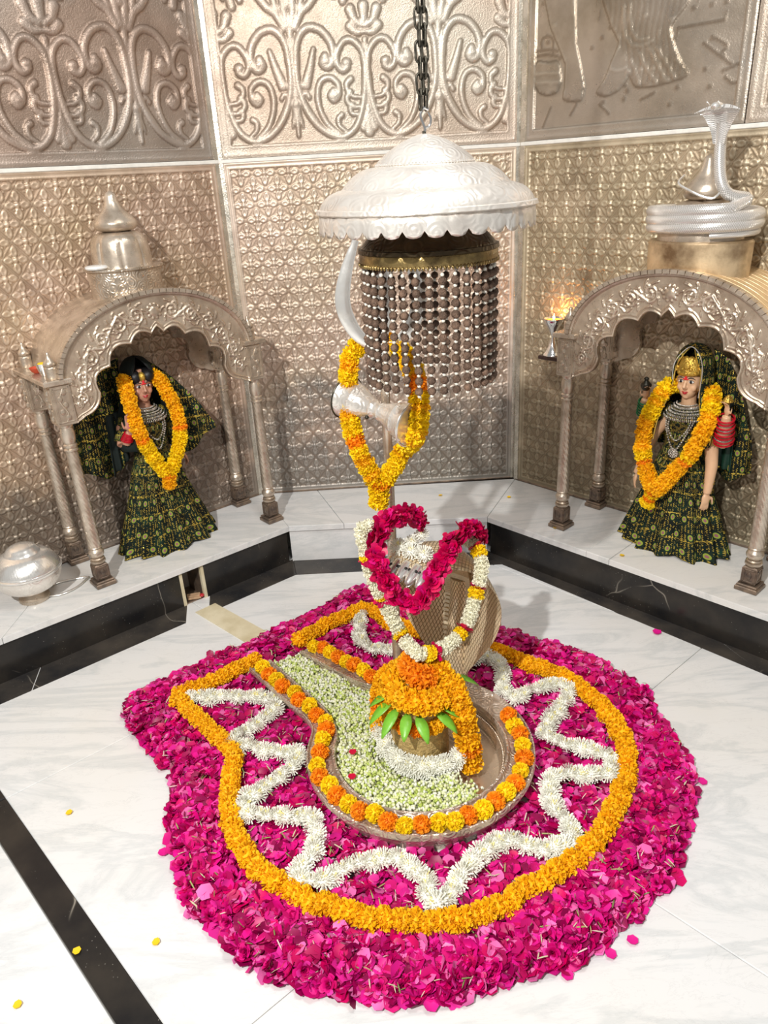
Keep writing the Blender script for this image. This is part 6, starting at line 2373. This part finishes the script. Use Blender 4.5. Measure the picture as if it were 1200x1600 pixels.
        o = cloth('shawl_lining', [(0.09, 0.80), (0.15, 0.72)], [(0.10, 0.50), (0.19, 0.44)], 0.055, 0.02, M['greensilk'], root, 20, 16, 0.010, 'plain green silk lining')
        cowl(root, hz, M['velvet'], 0.962, 0.80, label='black hood of the shawl')
    else:
        g = G()
        for k in range(8):
            u = k / 7
            ring_at(g, (0.181 + 0.014 * u, -0.026 - 0.040 * u, sz - 0.080 + 0.115 * u), (0.12, -0.35, 1), 0.0385 - 0.008 * u + 0.003 * (k % 2), 0.0042)
        obj('red_bangles', g, M['redb'], root)
        g = G()
        for k in range(4):
            u = k / 3
            ring_at(g, (0.183 + 0.01 * u, -0.035 - 0.025 * u, sz - 0.055 + 0.07 * u), (0.12, -0.35, 1), 0.0375 - 0.007 * u, 0.0030)
        obj('white_bangles', g, M['jewel'], root)
        g = G()
        for k in range(6):
            u = k / 5
            ring_at(g, (-0.189 + 0.012 * u, -0.028 - 0.03 * u, sz - 0.02 + 0.062 * u), (0.25, -0.4, 1), 0.033 - 0.008 * u, 0.0040)
        obj('green_bangles', g, M['greenb'], root)
        g = G()
        ring_at(g, (0.153, -0.046, sz - 0.262), (0.03, -0.2, -1), 0.0215, 0.0032)
        ring_at(g, (0.154, -0.049, sz - 0.272), (0.03, -0.2, -1), 0.0215, 0.0032)
        obj('gold_bangles', g, M['goldm'], root)
        g = G()
        for k in range(26):
            a = 2 * PI * k / 26
            g.tube([(0.150 + 0.036 * math.cos(a), -0.012 + 0.036 * math.sin(a), sz - 0.055), (0.150 + 0.042 * math.cos(a), -0.014 + 0.042 * math.sin(a), sz - 0.100)], 0.0030, 5)
        ring_at(g, (0.150, -0.012, sz - 0.055), (0, 0, 1), 0.037, 0.005)
        obj('sleeve_fringe', g, M['goldm'], root)
        g = G().lathe(smooth_prof([(0.012, 0.0), (0.020, 0.012), (0.024, 0.026), (0.014, 0.038), (0.008, 0.046), (0.012, 0.052), (0.004, 0.060)], 3), 20, cx=-0.168, cy=-0.075)
        for i in range(len(g.v)):
            x, y, z = g.v[i]
            g.v[i] = (x, y, z + sz + 0.098)
        obj('water_pot', g, M['iron'], root)
        g = G()
        for rr, n_, hh in ((0.006, 4, 0.040), (0.014, 7, 0.034), (0.020, 9, 0.024)):
            for j in range(n_):
                a = 2 * PI * j / n_ + rr * 50
                c_ = Vector((0.197, -0.075, sz + 0.098))
                g.tube([c_, c_ + Vector((rr * math.cos(a), rr * math.sin(a), hh * 0.6)), c_ + Vector((rr * 0.8 * math.cos(a), rr * 0.8 * math.sin(a), hh))], [0.004, 0.008, 0.001], 8, flat=0.5)
        obj('lotus_bud', g, M['gold'], root)
        cloth('shawl_wing', [(0.05, 0.925), (0.13, 0.87), (0.20, 0.74), (0.275, 0.56)], [(0.10, 0.48), (0.13, 0.38), (0.21, 0.37), (0.300, 0.435)], 0.075, 0.03, M['sari'], root, wave=0.014)
        cloth('shawl_wing', [(-0.05, 0.90), (-0.11, 0.76), (-0.19, 0.60)], [(-0.08, 0.50), (-0.13, 0.46), (-0.205, 0.49)], 0.075, 0.06, M['sari'], root, wave=0.010)
        o = cloth('shawl_lining', [(0.10, 0.60), (0.20, 0.58)], [(0.11, 0.42), (0.21, 0.41)], 0.058, 0.030, M['greensilk'], root, 20, 16, 0.008, 'plain green lining')
        cowl(root, hz, M['sari'], 0.950, 0.72)
        g = G().tube(spline([(-0.062, -0.052, 0.80), (-0.058, -0.050, 0.88), (0.0, -0.035, 0.945), (0.060, -0.050, 0.88), (0.066, -0.062, 0.74)], 0.01), 0.0022, 6)
        obj('silver_cord', g, M['silver'], root)
    return root


sl = statue('left', 'statue in green and gold sequinned robes with black hood and raised pink palm', CL, AL, -0.677, 0.174)
sr = statue('right', 'gold-crowned four-armed statue in green and gold robes with red bangles', CR, AR, 1.072, 0.189)


def wpts(root, pts):
    Mx = Matrix.Translation(root.location) @ Matrix.Rotation(root.rotation_euler[2], 4, 'Z')
    return [tuple(Mx @ Vector(p)) for p in pts]


def lpat(u, i):
    k = 'mar_o' if (0.29 < u < 0.315 or 0.685 < u < 0.71) else ('mar_m' if u < 0.29 or u > 0.71 else 'mar_y')
    return (random.choice(DISC[k]), 1.0, 'marigold')


garland('marigold_garland', 'thick orange and yellow marigold garland on the left green-robed statue', wpts(sl, [(-0.055, 0.02, 0.865), (-0.085, -0.040, 0.860), (-0.095, -0.085, 0.78), (-0.098, -0.115, 0.68), (-0.078, -0.130, 0.57), (-0.040, -0.150, 0.47), (-0.005, -0.158, 0.415), (0.045, -0.150, 0.48), (0.098, -0.130, 0.57), (0.112, -0.115, 0.68), (0.095, -0.085, 0.78), (0.075, -0.040, 0.855), (0.05, 0.02, 0.86)]), 0.0345, 0.0205, lpat, squash=0.95)
garland('marigold_tassel', 'marigold tassel at the foot of the left statue garland', wpts(sl, [(-0.008, -0.158, 0.405), (-0.010, -0.160, 0.355)]), 0.0335, 0.0165, lambda u, i: (random.choice(DISC['mar_o' if i == 0 else 'mar_m']), 1.0, 'marigold'), cat='tassel')


def rpat(u, i):
    if 0.335 < u < 0.36 or 0.665 < u < 0.69:
        return (random.choice(DISC['mar_y']), 1.0, 'marigold')
    if 0.36 <= u < 0.38 or 0.645 < u <= 0.665:
        return (random.choice(DISC['mar_o']), 0.9, 'marigold')
    k = 'mar_y' if (u < 0.2 or u > 0.8) and random.random() < 0.7 else 'mar_m'
    return (random.choice(DISC[k]), 1.0, 'marigold')


garland('marigold_garland', 'thick orange marigold garland on the gold-crowned right statue', wpts(sr, [(-0.050, 0.02, 0.765), (-0.085, -0.035, 0.765), (-0.112, -0.080, 0.69), (-0.135, -0.105, 0.60), (-0.135, -0.120, 0.50), (-0.095, -0.140, 0.40), (-0.035, -0.160, 0.325), (0.020, -0.150, 0.395), (0.080, -0.130, 0.49), (0.118, -0.112, 0.59), (0.132, -0.085, 0.68), (0.112, -0.035, 0.745), (0.08, 0.02, 0.755)]), 0.0375, 0.0215, rpat, squash=0.95)
garland('marigold_tassel', 'stepped marigold tassel at the foot of the right statue garland', wpts(sr, [(-0.040, -0.162, 0.315), (-0.052, -0.165, 0.285), (-0.062, -0.168, 0.255)]), 0.036, 0.019, lambda u, i: (random.choice(DISC['mar_y' if i % 2 else 'mar_o']), 0.8 + 0.2 * (i % 2), 'marigold'), cat='tassel')
